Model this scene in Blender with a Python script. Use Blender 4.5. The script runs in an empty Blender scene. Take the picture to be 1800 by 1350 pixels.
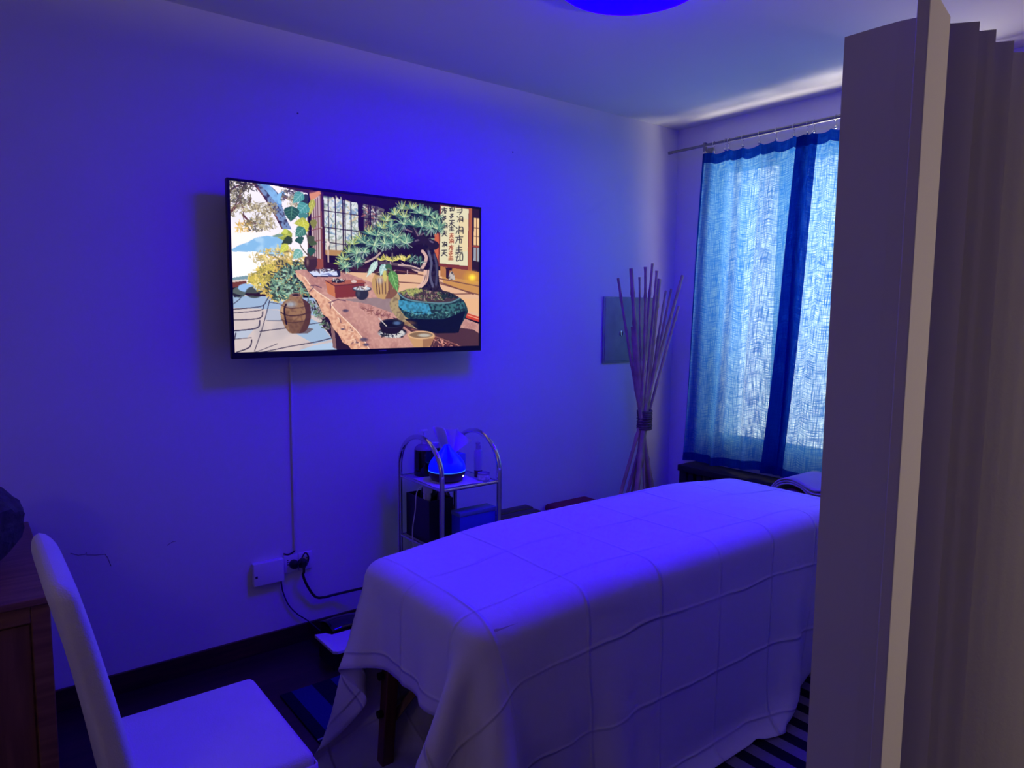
import bpy, bmesh, math, random
import numpy as np
from mathutils import Vector, Matrix

random.seed(5)
SC = bpy.context.scene
COL = SC.collection

# ------------------------------------------------------------------ camera
# world: X runs along the television wall towards the window, Y towards the television wall, Z up
cam_d = bpy.data.cameras.new('camera'); cam = bpy.data.objects.new('camera', cam_d); COL.objects.link(cam)
R_ = Vector((0.7872, -0.61664, 0.00799)); U_ = Vector((0.05632, 0.08479, 0.99481)); F_ = Vector((0.61412, 0.78266, -0.10148))
m = Matrix.Identity(4)
for i in range(3):
    m[i][0] = R_[i]; m[i][1] = U_[i]; m[i][2] = -F_[i]
m.translation = (0, 0, 1.525)
cam.matrix_world = m
cam_d.sensor_width = 36; cam_d.lens = 24.99; cam_d.clip_start = .05
SC.camera = cam

# ------------------------------------------------------------------ exposure
vs = SC.view_settings
SC.display_settings.display_device = 'sRGB'
vs.view_transform = 'Standard'; vs.look = 'None'; vs.exposure = 0.0; vs.gamma = 1.0; vs.use_curve_mapping = False

# ------------------------------------------------------------------ daylight outside the window
SKY = 2.1
GROUND = 11.0
LAMP = 84.0
LEDR, LEDG = 0.0, -.031   # a blue diode is more saturated than the sRGB blue: its green lies a little below zero there
W = bpy.data.worlds.new('daylight'); SC.world = W; W.use_nodes = True
nt = W.node_tree; nt.nodes.clear()
out = nt.nodes.new('ShaderNodeOutputWorld'); bg = nt.nodes.new('ShaderNodeBackground'); nt.links.new(bg.outputs[0], out.inputs[0])
tc = nt.nodes.new('ShaderNodeTexCoord')
dot = nt.nodes.new('ShaderNodeVectorMath'); dot.operation = 'DOT_PRODUCT'; dot.inputs[1].default_value = Vector((.90, .43, -.02)).normalized()
nt.links.new(tc.outputs['Generated'], dot.inputs[0])
rmp = nt.nodes.new('ShaderNodeMapRange'); rmp.inputs['From Min'].default_value = .955; rmp.inputs['From Max'].default_value = 1.0
rmp.inputs['To Min'].default_value = 1.0; rmp.inputs['To Max'].default_value = 2.6; nt.links.new(dot.outputs['Value'], rmp.inputs['Value'])
# sunlit pale ground below the window is brighter than the sky in front of it
sx_ = nt.nodes.new('ShaderNodeSeparateXYZ'); nt.links.new(tc.outputs['Generated'], sx_.inputs[0])
gr_ = nt.nodes.new('ShaderNodeMapRange'); gr_.inputs['From Min'].default_value = -.58; gr_.inputs['From Max'].default_value = -.80
gr_.inputs['To Min'].default_value = 1.0; gr_.inputs['To Max'].default_value = GROUND; nt.links.new(sx_.outputs[2], gr_.inputs['Value'])
mg = nt.nodes.new('ShaderNodeMath'); mg.operation = 'MULTIPLY'; nt.links.new(gr_.outputs[0], mg.inputs[0]); nt.links.new(rmp.outputs[0], mg.inputs[1])
ml = nt.nodes.new('ShaderNodeMath'); ml.operation = 'MULTIPLY'; ml.inputs[1].default_value = SKY; nt.links.new(mg.outputs[0], ml.inputs[0])
nt.links.new(ml.outputs[0], bg.inputs['Strength']); bg.inputs['Color'].default_value = (1.0, .88, .80, 1)

def area(name, loc, rot, sx, sy, energy, color, portal=False):
    l = bpy.data.lights.new(name, 'AREA'); l.shape = 'RECTANGLE'; l.size = sx; l.size_y = sy; l.energy = energy; l.color = color
    o = bpy.data.objects.new(name, l); COL.objects.link(o); o.location = loc; o.rotation_euler = rot
    if portal: l.cycles.is_portal = True
    return o
# the window opening guides the sampling of the daylight; faces -X
area('window_portal', (4.08, 2.07, 1.58), (0, math.pi / 2, 0), 1.76, 1.44, 1, (1, 1, 1), True)
# warm lamp of the hall on the other side of the folding divider
def point(name, loc, energy, color, r):
    l = bpy.data.lights.new(name, 'POINT'); l.energy = energy; l.color = color; l.shadow_soft_size = r
    o = bpy.data.objects.new(name, l); COL.objects.link(o); o.location = loc; return o
def spot(name, loc, target, energy, color, angle, blend, r):
    l = bpy.data.lights.new(name, 'SPOT'); l.energy = energy; l.color = color; l.spot_size = math.radians(angle); l.spot_blend = blend; l.shadow_soft_size = r
    o = bpy.data.objects.new(name, l); COL.objects.link(o); o.location = loc
    o.rotation_euler = (Vector(target) - Vector(loc)).to_track_quat('-Z', 'Y').to_euler(); return o
spot('hall_spot_lamp', (2.75, -1.25, 1.55), (1.85, .5, 1.30), 66, (1, .78, .62), 96, .8, .08)
point('fill_light', (-1.3, .3, 2.0), 4.0, (1, .70, .62), .12)  # unseen warm fill added behind the camera to lift the divider's end panel
spot('hall_uplighter', (3.05, .10, 1.75), (2.95, .35, 2.7), 10, (1, .46, .36), 130, 1.0, .10)

# ------------------------------------------------------------------ materials
MATS = {}
def mat(name, color, rough=.6, metal=0.0, var=.06, scale=8.0, bump=0.0, bscale=60.0, spec=.5, coat=0, emit=None, es=0, trans=0, sub=0):
    if name in MATS: return MATS[name]
    M = bpy.data.materials.new(name); M.use_nodes = True; t = M.node_tree; b = t.nodes['Principled BSDF']
    b.inputs['Roughness'].default_value = rough; b.inputs['Metallic'].default_value = metal
    b.inputs['Specular IOR Level'].default_value = spec; b.inputs['Coat Weight'].default_value = coat; b.inputs['Transmission Weight'].default_value = trans
    co = t.nodes.new('ShaderNodeTexCoord'); n = t.nodes.new('ShaderNodeTexNoise'); n.inputs['Scale'].default_value = scale; n.inputs['Detail'].default_value = 4
    t.links.new(co.outputs['Object'], n.inputs['Vector'])
    r = t.nodes.new('ShaderNodeValToRGB'); c = Vector(color)
    r.color_ramp.elements[0].position = .3; r.color_ramp.elements[1].position = .7
    r.color_ramp.elements[0].color = (*(c * (1 - var)), 1); r.color_ramp.elements[1].color = (*[min(1, q * (1 + var)) for q in c], 1)
    t.links.new(n.outputs['Fac'], r.inputs[0]); t.links.new(r.outputs[0], b.inputs['Base Color'])
    if bump:
        n2 = t.nodes.new('ShaderNodeTexNoise'); n2.inputs['Scale'].default_value = bscale; n2.inputs['Detail'].default_value = 6
        bp = t.nodes.new('ShaderNodeBump'); bp.inputs['Strength'].default_value = bump; bp.inputs['Distance'].default_value = .01
        t.links.new(co.outputs['Object'], n2.inputs['Vector']); t.links.new(n2.outputs['Fac'], bp.inputs['Height']); t.links.new(bp.outputs[0], b.inputs['Normal'])
    if emit is not None:
        b.inputs['Emission Color'].default_value = (*emit, 1); b.inputs['Emission Strength'].default_value = es
    MATS[name] = M
    return M

def wood(name, c0, c1, rough=.45, axis='X', scale=3.0):
    M = bpy.data.materials.new(name); M.use_nodes = True; t = M.node_tree; b = t.nodes['Principled BSDF']; b.inputs['Roughness'].default_value = rough
    co = t.nodes.new('ShaderNodeTexCoord'); mp = t.nodes.new('ShaderNodeMapping'); s = [14, 14, 14]; s['XYZ'.index(axis)] = 1.2
    mp.inputs['Scale'].default_value = s; n = t.nodes.new('ShaderNodeTexNoise'); n.inputs['Scale'].default_value = scale; n.inputs['Detail'].default_value = 6; n.inputs['Distortion'].default_value = .6
    r = t.nodes.new('ShaderNodeValToRGB'); r.color_ramp.elements[0].position = .35; r.color_ramp.elements[1].position = .68
    r.color_ramp.elements[0].color = (*c0, 1); r.color_ramp.elements[1].color = (*c1, 1)
    t.links.new(co.outputs['Object'], mp.inputs[0]); t.links.new(mp.outputs[0], n.inputs['Vector']); t.links.new(n.outputs['Fac'], r.inputs[0]); t.links.new(r.outputs[0], b.inputs['Base Color'])
    bp = t.nodes.new('ShaderNodeBump'); bp.inputs['Strength'].default_value = .15; bp.inputs['Distance'].default_value = .005; t.links.new(n.outputs['Fac'], bp.inputs['Height']); t.links.new(bp.outputs[0], b.inputs['Normal'])
    return M

def glass_mat():
    M = bpy.data.materials.new('window glass'); M.use_nodes = True; t = M.node_tree; t.nodes.clear()
    o = t.nodes.new('ShaderNodeOutputMaterial'); mx = t.nodes.new('ShaderNodeMixShader'); tr = t.nodes.new('ShaderNodeBsdfTransparent'); gl = t.nodes.new('ShaderNodeBsdfGlossy'); mx.inputs[0].default_value = .045
    gl.inputs['Roughness'].default_value = .02; tr.inputs[0].default_value = (.96, .98, .97, 1)
    t.links.new(tr.outputs[0], mx.inputs[1]); t.links.new(gl.outputs[0], mx.inputs[2]); t.links.new(mx.outputs[0], o.inputs[0])
    return M

def curtain_mat(name, hem=False):
    M = bpy.data.materials.new(name); M.use_nodes = True; t = M.node_tree; t.nodes.clear(); N = t.nodes.new; L = t.links.new
    o = N('ShaderNodeOutputMaterial'); uv = N('ShaderNodeUVMap'); uv.uv_map = 'UVMap'
    def streak(sx, sy, lo, hi):
        mp = N('ShaderNodeMapping'); mp.inputs['Scale'].default_value = (sx, sy, 1); n = N('ShaderNodeTexNoise'); n.inputs['Scale'].default_value = 1; n.inputs['Detail'].default_value = 3; n.inputs['Roughness'].default_value = .6
        L(uv.outputs[0], mp.inputs[0]); L(mp.outputs[0], n.inputs['Vector']); r = N('ShaderNodeMapRange'); r.inputs['From Min'].default_value = lo; r.inputs['From Max'].default_value = hi; L(n.outputs['Fac'], r.inputs['Value']); return r
    a = streak(190, 10, .36, .66); b = streak(14, 190, .36, .66)
    mn = N('ShaderNodeMath'); mn.operation = 'MULTIPLY'; L(a.outputs[0], mn.inputs[0]); L(b.outputs[0], mn.inputs[1])
    cl = streak(3.2, 2.0, .3, .7)
    ad = N('ShaderNodeMath'); ad.operation = 'MULTIPLY_ADD'; ad.inputs[1].default_value = .10; L(cl.outputs[0], ad.inputs[0]); L(mn.outputs[0], ad.inputs[2])
    op = N('ShaderNodeMath'); op.operation = 'MULTIPLY'; op.inputs[1].default_value = 0.05 if hem else .30; L(ad.outputs[0], op.inputs[0]); op.use_clamp = True
    df = N('ShaderNodeBsdfDiffuse'); df.inputs[0].default_value = (.010, .085, .40, 1); tl = N('ShaderNodeBsdfTranslucent')
    mc = N('ShaderNodeMix'); mc.data_type = 'RGBA'; L(ad.outputs[0], mc.inputs[0]); mc.clamp_factor = True
    mc.inputs[6].default_value = (.004, .05, .30, 1) if hem else (.012, .17, .62, 1); mc.inputs[7].default_value = (.01, .10, .50, 1) if hem else (.34, .74, 1.0, 1); L(mc.outputs[2], tl.inputs[0])
    m1 = N('ShaderNodeMixShader'); m1.inputs[0].default_value = .72; L(df.outputs[0], m1.inputs[1]); L(tl.outputs[0], m1.inputs[2])
    tp = N('ShaderNodeBsdfTransparent'); tp.inputs[0].default_value = (.72, .92, 1, 1)
    m2 = N('ShaderNodeMixShader'); L(op.outputs[0], m2.inputs[0]); L(m1.outputs[0], m2.inputs[1]); L(tp.outputs[0], m2.inputs[2]); L(m2.outputs[0], o.inputs[0])
    return M

# ------------------------------------------------------------------ mesh helpers
def link(name, me, mtl=None, parent=None):
    o = bpy.data.objects.new(name, me); COL.objects.link(o)
    if mtl: me.materials.append(mtl)
    if parent: o.parent = parent
    return o

class MB:
    """collects shapes; build() links them as ONE mesh object (coordinates are the parent's own)"""
    def __init__(s): s.v = []; s.f = []; s.sm = []
    def add(s, v, f, smooth=False):
        k = len(s.v); s.v += [tuple(q) for q in v]; s.f += [tuple(i + k for i in q) for q in f]; s.sm += [smooth] * len(f); return s
    def box(s, x0, y0, z0, x1, y1, z1):
        v = [(x, y, z) for x in (x0, x1) for y in (y0, y1) for z in (z0, z1)]
        return s.add(v, [(0, 1, 3, 2), (4, 6, 7, 5), (0, 4, 5, 1), (2, 3, 7, 6), (0, 2, 6, 4), (1, 5, 7, 3)])
    def rbox(s, x0, y0, z0, x1, y1, z1, r=.01, seg=3, mtx=None):
        b = bmesh.new(); bmesh.ops.create_cube(b, size=1)
        for q in b.verts: q.co = Vector((x0 + (q.co.x + .5) * (x1 - x0), y0 + (q.co.y + .5) * (y1 - y0), z0 + (q.co.z + .5) * (z1 - z0)))
        bmesh.ops.bevel(b, geom=b.edges[:], offset=r, segments=seg, profile=.5, affect='EDGES')
        if mtx: bmesh.ops.transform(b, matrix=mtx, verts=b.verts)
        b.verts.index_update(); s.add([q.co for q in b.verts], [[w.index for w in f.verts] for f in b.faces], True); b.free(); return s
    def tube(s, pts, r, n=10, caps=True, closed=False):
        P = [Vector(p) for p in pts]; rr = r if isinstance(r, (list, tuple)) else [r] * len(P); v = []; f = []; up = None
        for i, p in enumerate(P):
            if closed: d = P[(i + 1) % len(P)] - P[i - 1]
            else: d = (P[min(i + 1, len(P) - 1)] - P[max(i - 1, 0)])
            d.normalize()
            if up is None: up = Vector((0, 0, 1)) if abs(d.z) < .9 else Vector((1, 0, 0))
            a = d.cross(up); a.normalize(); up = a.cross(d); up.normalize()
            for k in range(n):
                g = 2 * math.pi * k / n; v.append(p + a * math.cos(g) * rr[i] + up * math.sin(g) * rr[i])
        m_ = len(P)
        for i in range(m_ if closed else m_ - 1):
            for k in range(n):
                j = (i + 1) % m_; f.append((i * n + k, i * n + (k + 1) % n, j * n + (k + 1) % n, j * n + k))
        if caps and not closed: f.append(tuple(range(n))[::-1]); f.append(tuple((m_ - 1) * n + k for k in range(n)))
        return s.add(v, f, True)
    def lathe(s, prof, n=28, c=(0, 0, 0), sx=1, sy=1):
        v = []; f = []; m_ = len(prof)
        for r, z in prof:
            for k in range(n):
                g = 2 * math.pi * k / n; v.append((c[0] + r * math.cos(g) * sx, c[1] + r * math.sin(g) * sy, c[2] + z))
        for i in range(m_ - 1):
            for k in range(n): f.append((i * n + k, i * n + (k + 1) % n, (i + 1) * n + (k + 1) % n, (i + 1) * n + k))
        if prof[0][0] > 1e-5: f.append(tuple(range(n))[::-1])
        if prof[-1][0] > 1e-5: f.append(tuple((m_ - 1) * n + k for k in range(n)))
        return s.add(v, f, True)
    def prism(s, poly, z0, z1):
        n = len(poly); v = [(x, y, z0) for x, y in poly] + [(x, y, z1) for x, y in poly]
        return s.add(v, [tuple(range(n))[::-1], tuple(range(n, 2 * n))] + [(i, (i + 1) % n, n + (i + 1) % n, n + i) for i in range(n)])
    def build(s, name, mtl, parent=None, flat=False, bevel=0):
        me = bpy.data.meshes.new(name); me.from_pydata(s.v, [], s.f); me.update()
        b = bmesh.new(); b.from_mesh(me); bmesh.ops.recalc_face_normals(b, faces=b.faces)
        b.to_mesh(me); b.free()
        me.polygons.foreach_set('use_smooth', [bool(q) and not flat for q in s.sm]) if len(me.polygons) == len(s.sm) else None
        if not flat and any(s.sm):
            try: me.set_sharp_from_angle(angle=math.radians(40))
            except Exception: pass
        o = link(name, me, mtl, parent)
        if bevel:
            bv = o.modifiers.new('bevel', 'BEVEL'); bv.width = bevel; bv.segments = 2; bv.limit_method = 'ANGLE'
        return o

def thing(name, label, cat, loc=(0, 0, 0), rz=0, group=None):
    o = bpy.data.objects.new(name, None); COL.objects.link(o); o.location = loc; o.rotation_euler = (0, 0, rz); o.empty_display_size = .05
    return tag(o, label, cat, group)
def tag(o, label, cat, group=None):
    o['label'] = label; o['category'] = cat
    if group: o['group'] = group
    return o
def struct(o): o['kind'] = 'structure'; return o
def spline(p, n=8):
    P = [Vector(q) for q in p]; P = [P[0]] + P + [P[-1]]; out = []
    for i in range(1, len(P) - 2):
        for k in range(n):
            t = k / n; a, b, c, d = P[i - 1:i + 3]
            out.append(.5 * (2 * b + (c - a) * t + (2 * a - 5 * b + 4 * c - d) * t * t + (3 * b - a - 3 * c + d) * t ** 3))
    return out + [P[-2]]
def uvgrid(name, fn, nu, nv, mtl, parent=None, uvs=None, thick=0):
    """surface from fn(i/nu, j/nv) with a UV layer in metres"""
    v = []; uvl = []
    for j in range(nv + 1):
        for i in range(nu + 1):
            p, q = fn(i / nu, j / nv); v.append(p); uvl.append(q)
    f = [(j * (nu + 1) + i, j * (nu + 1) + i + 1, (j + 1) * (nu + 1) + i + 1, (j + 1) * (nu + 1) + i) for j in range(nv) for i in range(nu)]
    me = bpy.data.meshes.new(name); me.from_pydata(v, [], f); me.update(); L = me.uv_layers.new(name='UVMap')
    a = np.array([uvl[l.vertex_index] for l in me.loops], dtype=np.float32).ravel(); L.data.foreach_set('uv', a)
    me.polygons.foreach_set('use_smooth', [True] * len(me.polygons))
    return link(name, me, mtl, parent)

# shared materials
M_wall = mat('white wall paint', (.74, .735, .72), .75, var=.02, scale=2.5, bump=.06, bscale=90)
M_ceil = mat('white ceiling paint', (.76, .755, .74), .8, var=.015, scale=2)
M_sheet = None
M_chrome = mat('polished chrome', (.72, .72, .74), .12, 1.0, var=.02)
M_steel = mat('brushed steel', (.26, .26, .28), .32, 1.0, var=.04)
M_black = mat('black plastic', (.012, .012, .014), .35, var=.1)
M_white = mat('white plastic', (.78, .78, .77), .35, var=.02)
M_slip = mat('white cotton slipcover', (.74, .73, .72), .9, var=.03, bump=.25, bscale=260)
M_dark = wood('dark stained wood', (.030, .012, .008), (.075, .030, .018), .4, 'X')
M_pine = wood('brown pine', (.16, .065, .035), (.27, .12, .06), .45, 'X')
M_legw = wood('red brown beech', (.14, .05, .03), (.22, .085, .05), .45, 'Z')
M_glass = glass_mat()

# ------------------------------------------------------------------ the room
XL, XR, YL, YR, H = -1.7, 3.77, 3.077, -1.7, 2.70
floor_m = wood('dark red brown floorboards', (.022, .008, .007), (.055, .020, .014), .38, 'X', 2.0)
struct(MB().box(XL - .2, YR - .2, -.12, XR + .5, YL + .2, 0).build('floor', floor_m))
struct(MB().box(XL - .2, YR - .2, H, XR + .45, YL + .2, H + .15).build('ceiling', M_ceil))
wl = struct(MB().box(XL - .2, YL, 0, XR + .35, YL + .2, H).build('wall_left', M_wall))
M_hall = mat('beige hall paint', (.62, .56, .50), .8)
struct(MB().box(XL - .2, YR - .2, 0, XR + .35, YR, H).build('wall_right', M_hall))
struct(MB().box(XL - .2, YR, 0, XL, YL, H).build('wall_back', M_wall))
WY0, WY1, WZ0, WZ1 = 1.36, 2.785, .70, 2.48
wf = MB(); wf.box(XR, YR, 0, XR + .35, WY0, H).box(XR, WY1, 0, XR + .35, YL, H).box(XR, WY0, 0, XR + .35, WY1, WZ0).box(XR, WY0, WZ1, XR + .35, WY1, H)
struct(wf.build('wall_front', M_wall))
bb = MB(); bb.prism([(XL, YL), (XL, YL - .013), (3.40, YL - .013), (3.40, YL)], 0, .085)
struct(bb.build('baseboard_left', M_dark, bevel=.003))
# window: frame, three sashes with panes, roller shutter partly lowered
win = struct(bpy.data.objects.new('window_1', None)); COL.objects.link(win); win.location = (XR + .022, (WY0 + WY1) / 2, WZ0)
M_frame = wood('brown window wood', (.06, .03, .02), (.11, .055, .035), .5, 'Z')
fr = MB(); hw = (WY1 - WY0) / 2; hz = WZ1 - WZ0
fr.box(-.03, -hw, 0, .03, hw, .03).box(-.03, -hw, hz - .03, .03, hw, hz).box(-.03, -hw, .03, .03, -hw + .03, hz - .03).box(-.03, hw - .03, .03, .03, hw, hz - .03)
fr.build('window_frame', M_frame, win, bevel=.004)
ys = [-hw + .03, -hw + .03 + (2 * hw - .06) / 3, -hw + .03 + 2 * (2 * hw - .06) / 3, hw - .03]
for a, b in zip(ys[:-1], ys[1:]):
    sx = MB(); w = .042
    sx.box(-.025, a + .002, .03, .02, a + w, hz - .03).box(-.025, b - w, .03, .02, b - .002, hz - .03).box(-.025, a + w, .03, .02, b - w, .03 + w).box(-.025, a + w, hz - .03 - w, .02, b - w, hz - .03)
    so = sx.build('sash', M_frame, win, bevel=.004)
    MB().box(-.004, a + w, .03 + w, .002, b - w, hz - .03 - w).build('pane', M_glass, so)
sh = MB()
for k in range(2): sh.box(.05, -hw, hz - .045 * (k + 1), .068, hw, hz - .045 * k - .004)
sh.build('roller_shutter', mat('grey shutter slats', (.08, .08, .085), .6), win)
MB().box(-.040, -hw, -.0, .03, hw, .025).build('window_sill', mat('pale stone sill', (.42, .41, .39), .4, var=.1, scale=20), win, bevel=.004)
# hairline cracks and screw holes of the painted wall
M_crk = mat('grey plaster crack', (.16, .15, .16), .9)
for pts in ([(.300, 0, .603), (.325, 0, .590), (.348, 0, .588), (.352, 0, .597), (.352, 0, .585), (.385, 0, .578), (.414, 0, .575), (.422, 0, .56), (.432, 0, .524)], [(.635, 0, .566), (.655, 0, .576), (.668, 0, .577)]):
    MB().tube([(x, YL - .0002, z) for x, y, z in pts], .0013, 5).build('crack', M_crk, wl)
for x, z in ((1.224, 2.370), (2.406, 2.373)):
    MB().tube([(x, YL + .001, z), (x, YL - .002, z)], .004, 8).build('screw_hole', M_crk, wl)

# ------------------------------------------------------------------ blue ceiling lamp
lamp = thing('ceiling_lamp', 'round ceiling lamp glowing deep blue at the top edge above the room', 'ceiling lamp', (1.93, 1.80, H))
MB().lathe([(.268, -.03), (.275, -.012), (.275, 0)], 48).build('lamp_base', M_white, lamp)
LM = bpy.data.materials.new('glowing blue diffuser'); LM.use_nodes = True; t = LM.node_tree; b = t.nodes['Principled BSDF']; b.inputs['Base Color'].default_value = (.02, .01, .5, 1)
vv_ = t.nodes.new('ShaderNodeVectorMath'); vv_.operation = 'SCALE'; vv_.inputs[0].default_value = (LEDR, LEDG, 1.0); vv_.inputs['Scale'].default_value = 1.0
t.links.new(vv_.outputs['Vector'], b.inputs['Emission Color']); b.inputs['Emission Strength'].default_value = LAMP
MB().lathe([(.0, -.066), (.10, -.064), (.17, -.060), (.22, -.052), (.25, -.041), (.264, -.03), (.264, -.02)], 48).build('lamp_diffuser', LM, lamp)
# ---- the picture shown on the television: painted into a numpy canvas, coordinates are those of a flat sketch 1800 x 1350 ----
PW, PH = 600, 340
def screen_picture():
    rs = np.random.RandomState(11)
    quad = ((88, 95), (1740, 272), (1737, 1200), (118, 1252))
    A = []; b = []
    for (u, v), (x, y) in zip(((0, 0), (1, 0), (1, 1), (0, 1)), quad):
        A.append([u, v, 1, 0, 0, 0, -x * u, -x * v]); b.append(x)
        A.append([0, 0, 0, u, v, 1, -y * u, -y * v]); b.append(y)
    h = np.linalg.solve(np.array(A, float), np.array(b, float))
    uu, vv = np.meshgrid((np.arange(PW) + .5) / PW, (np.arange(PH) + .5) / PH)
    w = h[6] * uu + h[7] * vv + 1
    GX = (h[0] * uu + h[1] * vv + h[2]) / w; GY = (h[3] * uu + h[4] * vv + h[5]) / w
    Hi = np.linalg.inv(np.array([[h[0], h[1], h[2]], [h[3], h[4], h[5]], [h[6], h[7], 1]]))
    IM = np.zeros((PH, PW, 3))
    nz = [rs.rand(PH // s + 2, PW // s + 2) for s in (4, 10, 24)]
    def smooth(n, s):
        y = np.arange(PH) / s; x = np.arange(PW) / s
        yi = y.astype(int); xi = x.astype(int); fy = (y - yi)[:, None]; fx = (x - xi)[None]
        g = lambda a, c: n[np.ix_(yi + a, xi + c)]
        return (g(0, 0) * (1 - fx) + g(0, 1) * fx) * (1 - fy) + (g(1, 0) * (1 - fx) + g(1, 1) * fx) * fy
    N4, N10, N24 = (smooth(n, s) for n, s in zip(nz, (4, 10, 24)))
    N1 = rs.rand(PH, PW)
    def box(x0, y0, x1, y1, m=4):
        c = np.array([[x0, y0, 1], [x1, y0, 1], [x1, y1, 1], [x0, y1, 1]], float) @ Hi.T
        c = c[:, :2] / c[:, 2:]
        i0 = int(max(0, c[:, 0].min() * PW - m)); i1 = int(min(PW, c[:, 0].max() * PW + m + 1))
        j0 = int(max(0, c[:, 1].min() * PH - m)); j1 = int(min(PH, c[:, 1].max() * PH + m + 1))
        return slice(j0, j1), slice(i0, i1)
    def put(sl, a, col):
        if a.size == 0: return
        IM[sl] = IM[sl] * (1 - a[..., None]) + np.asarray(col, float) / 255 * a[..., None]
    def inside(p, sl):
        x = GX[sl]; y = GY[sl]; r = np.zeros(x.shape, bool); n = len(p)
        for i in range(n):
            (x0, y0), (x1, y1) = p[i], p[(i + 1) % n]
            if y0 == y1: continue
            r ^= ((y0 > y) != (y1 > y)) & (x < (x1 - x0) * (y - y0) / (y1 - y0) + x0)
        return r
    def poly(p, col, a=1.0, tex=0, col2=None):
        xs = [q[0] for q in p]; ys = [q[1] for q in p]; sl = box(min(xs), min(ys), max(xs), max(ys))
        m = inside(p, sl).astype(float) * a; put(sl, m, col)
        if col2 is not None:
            t = {0: N10, 1: N4, 2: N24, 3: N1}[tex][sl]
            put(sl, m * np.clip((t - .45) * 4, 0, 1), col2)
    def ell(cx, cy, rx, ry, col, a=1.0, soft=.12):
        sl = box(cx - rx, cy - ry, cx + rx, cy + ry); d = np.hypot((GX[sl] - cx) / rx, (GY[sl] - cy) / ry)
        put(sl, np.clip((1 - d) / soft, 0, 1) * a, col)
    def line(p, wd, col, a=1.0):
        if not isinstance(wd, (list, tuple)): wd = [wd] * len(p)
        for (x0, y0), (x1, y1), w0, w1 in zip(p[:-1], p[1:], wd[:-1], wd[1:]):
            mw = max(w0, w1) / 2; sl = box(min(x0, x1) - mw, min(y0, y1) - mw, max(x0, x1) + mw, max(y0, y1) + mw, 2)
            x = GX[sl] - x0; y = GY[sl] - y0; dx, dy = x1 - x0, y1 - y0; L2 = dx * dx + dy * dy + 1e-9
            t = np.clip((x * dx + y * dy) / L2, 0, 1); d = np.hypot(x - t * dx, y - t * dy); r = (w0 + (w1 - w0) * t) / 2
            put(sl, np.clip((r - d) / 2.6 + .5, 0, 1) * a, col)
    def pick(cols): return cols[rs.randint(len(cols))]
    def specks(p, n, s0, s1, cols, a=1.0):
        xs = [q[0] for q in p]; ys = [q[1] for q in p]; k = 0
        while k < n:
            x = rs.uniform(min(xs), max(xs)); y = rs.uniform(min(ys), max(ys)); c = False; m = len(p)
            for i in range(m):
                (x0, y0), (x1, y1) = p[i], p[(i + 1) % m]
                if (y0 > y) != (y1 > y) and x < (x1 - x0) * (y - y0) / (y1 - y0) + x0: c = not c
            k += .34
            if c:
                k += .66; r = rs.uniform(s0, s1); g = rs.uniform(0, 6.3); q = r * rs.uniform(.35, .8)
                line([(x - r * math.cos(g), y - r * math.sin(g)), (x + r * math.cos(g), y + r * math.sin(g))], q, pick(cols), a)
    def tuft(cx, cy, r, n, cols, lo=0, hi=6.283, wd=5):
        for _ in range(n):
            g = rs.uniform(lo, hi); q = r * rs.uniform(.55, 1)
            line([(cx, cy), (cx + q * math.cos(g), cy - q * math.sin(g))], [wd, wd * .45], pick(cols))
    def curve(p, n=8):
        out = []; p = [p[0]] + list(p) + [p[-1]]
        for i in range(1, len(p) - 2):
            for k in range(n):
                t = k / n; q = [np.array(z, float) for z in p[i - 1:i + 3]]
                out.append(tuple(.5 * (2 * q[1] + (q[2] - q[0]) * t + (2 * q[0] - 5 * q[1] + 4 * q[2] - q[3]) * t * t + (3 * q[1] - q[0] - 3 * q[2] + q[3]) * t ** 3)))
        return out + [p[-2]]
    # sky, hill, water
    poly([(0, 0), (760, 0), (760, 800), (0, 800)], (246, 236, 240)); ell(260, 330, 420, 260, (236, 232, 240), .8, .8); ell(180, 480, 260, 120, (255, 246, 238), .8, .8)
    poly([(100, 560), (150, 530), (210, 508), (260, 478), (330, 466), (420, 470), (470, 520), (470, 600), (330, 600), (250, 575), (110, 570)], (134, 184, 226), 1, 0, (168, 206, 236))
    poly([(90, 568), (260, 572), (330, 590), (330, 770), (90, 770)], (250, 250, 253)); poly([(105, 560), (230, 566), (230, 574), (110, 574)], (150, 190, 222))
    poly([(100, 748), (220, 730), (260, 745), (200, 760), (100, 765)], (120, 150, 160)); poly([(100, 766), (200, 757), (200, 795), (100, 818)], (112, 58, 44))
    poly([(100, 766), (200, 757), (200, 768), (100, 780)], (214, 196, 186))
    # overhanging tree
    poly(curve([(232, 108), (300, 190), (350, 270), (395, 350), (430, 420)]) + curve([(497, 420), (462, 350), (436, 270), (420, 200), (380, 150), (330, 112)]), (118, 140, 178), 1, 1, (52, 48, 66))
    poly([(285, 112), (345, 118), (400, 180), (430, 240), (420, 280), (360, 200)], (134, 186, 232), .85, 0, (96, 140, 196))
    poly(curve([(232, 108), (300, 190), (350, 270), (395, 350), (430, 420)]) + curve([(440, 420), (405, 345), (362, 268), (312, 190), (260, 112)]), (120, 78, 66), 1, 1, (60, 36, 40))
    line(curve([(440, 180), (415, 200), (420, 240)]), 26, (134, 186, 226))
    for p in ([(88, 175), (130, 140), (190, 120), (240, 122)], [(190, 120), (160, 190), (165, 240), (182, 290), (180, 340), (196, 400)], [(160, 190), (130, 260), (100, 300), (92, 330)], [(182, 330), (220, 370), (260, 385)], [(165, 240), (120, 290), (95, 310)], [(230, 215), (214, 260)], [(440, 200), (500, 225), (540, 215)]):
        line(curve(p), [13 * (1 - .7 * i / 40) for i in range(60)][:len(curve(p))], (92, 50, 48))
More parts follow.
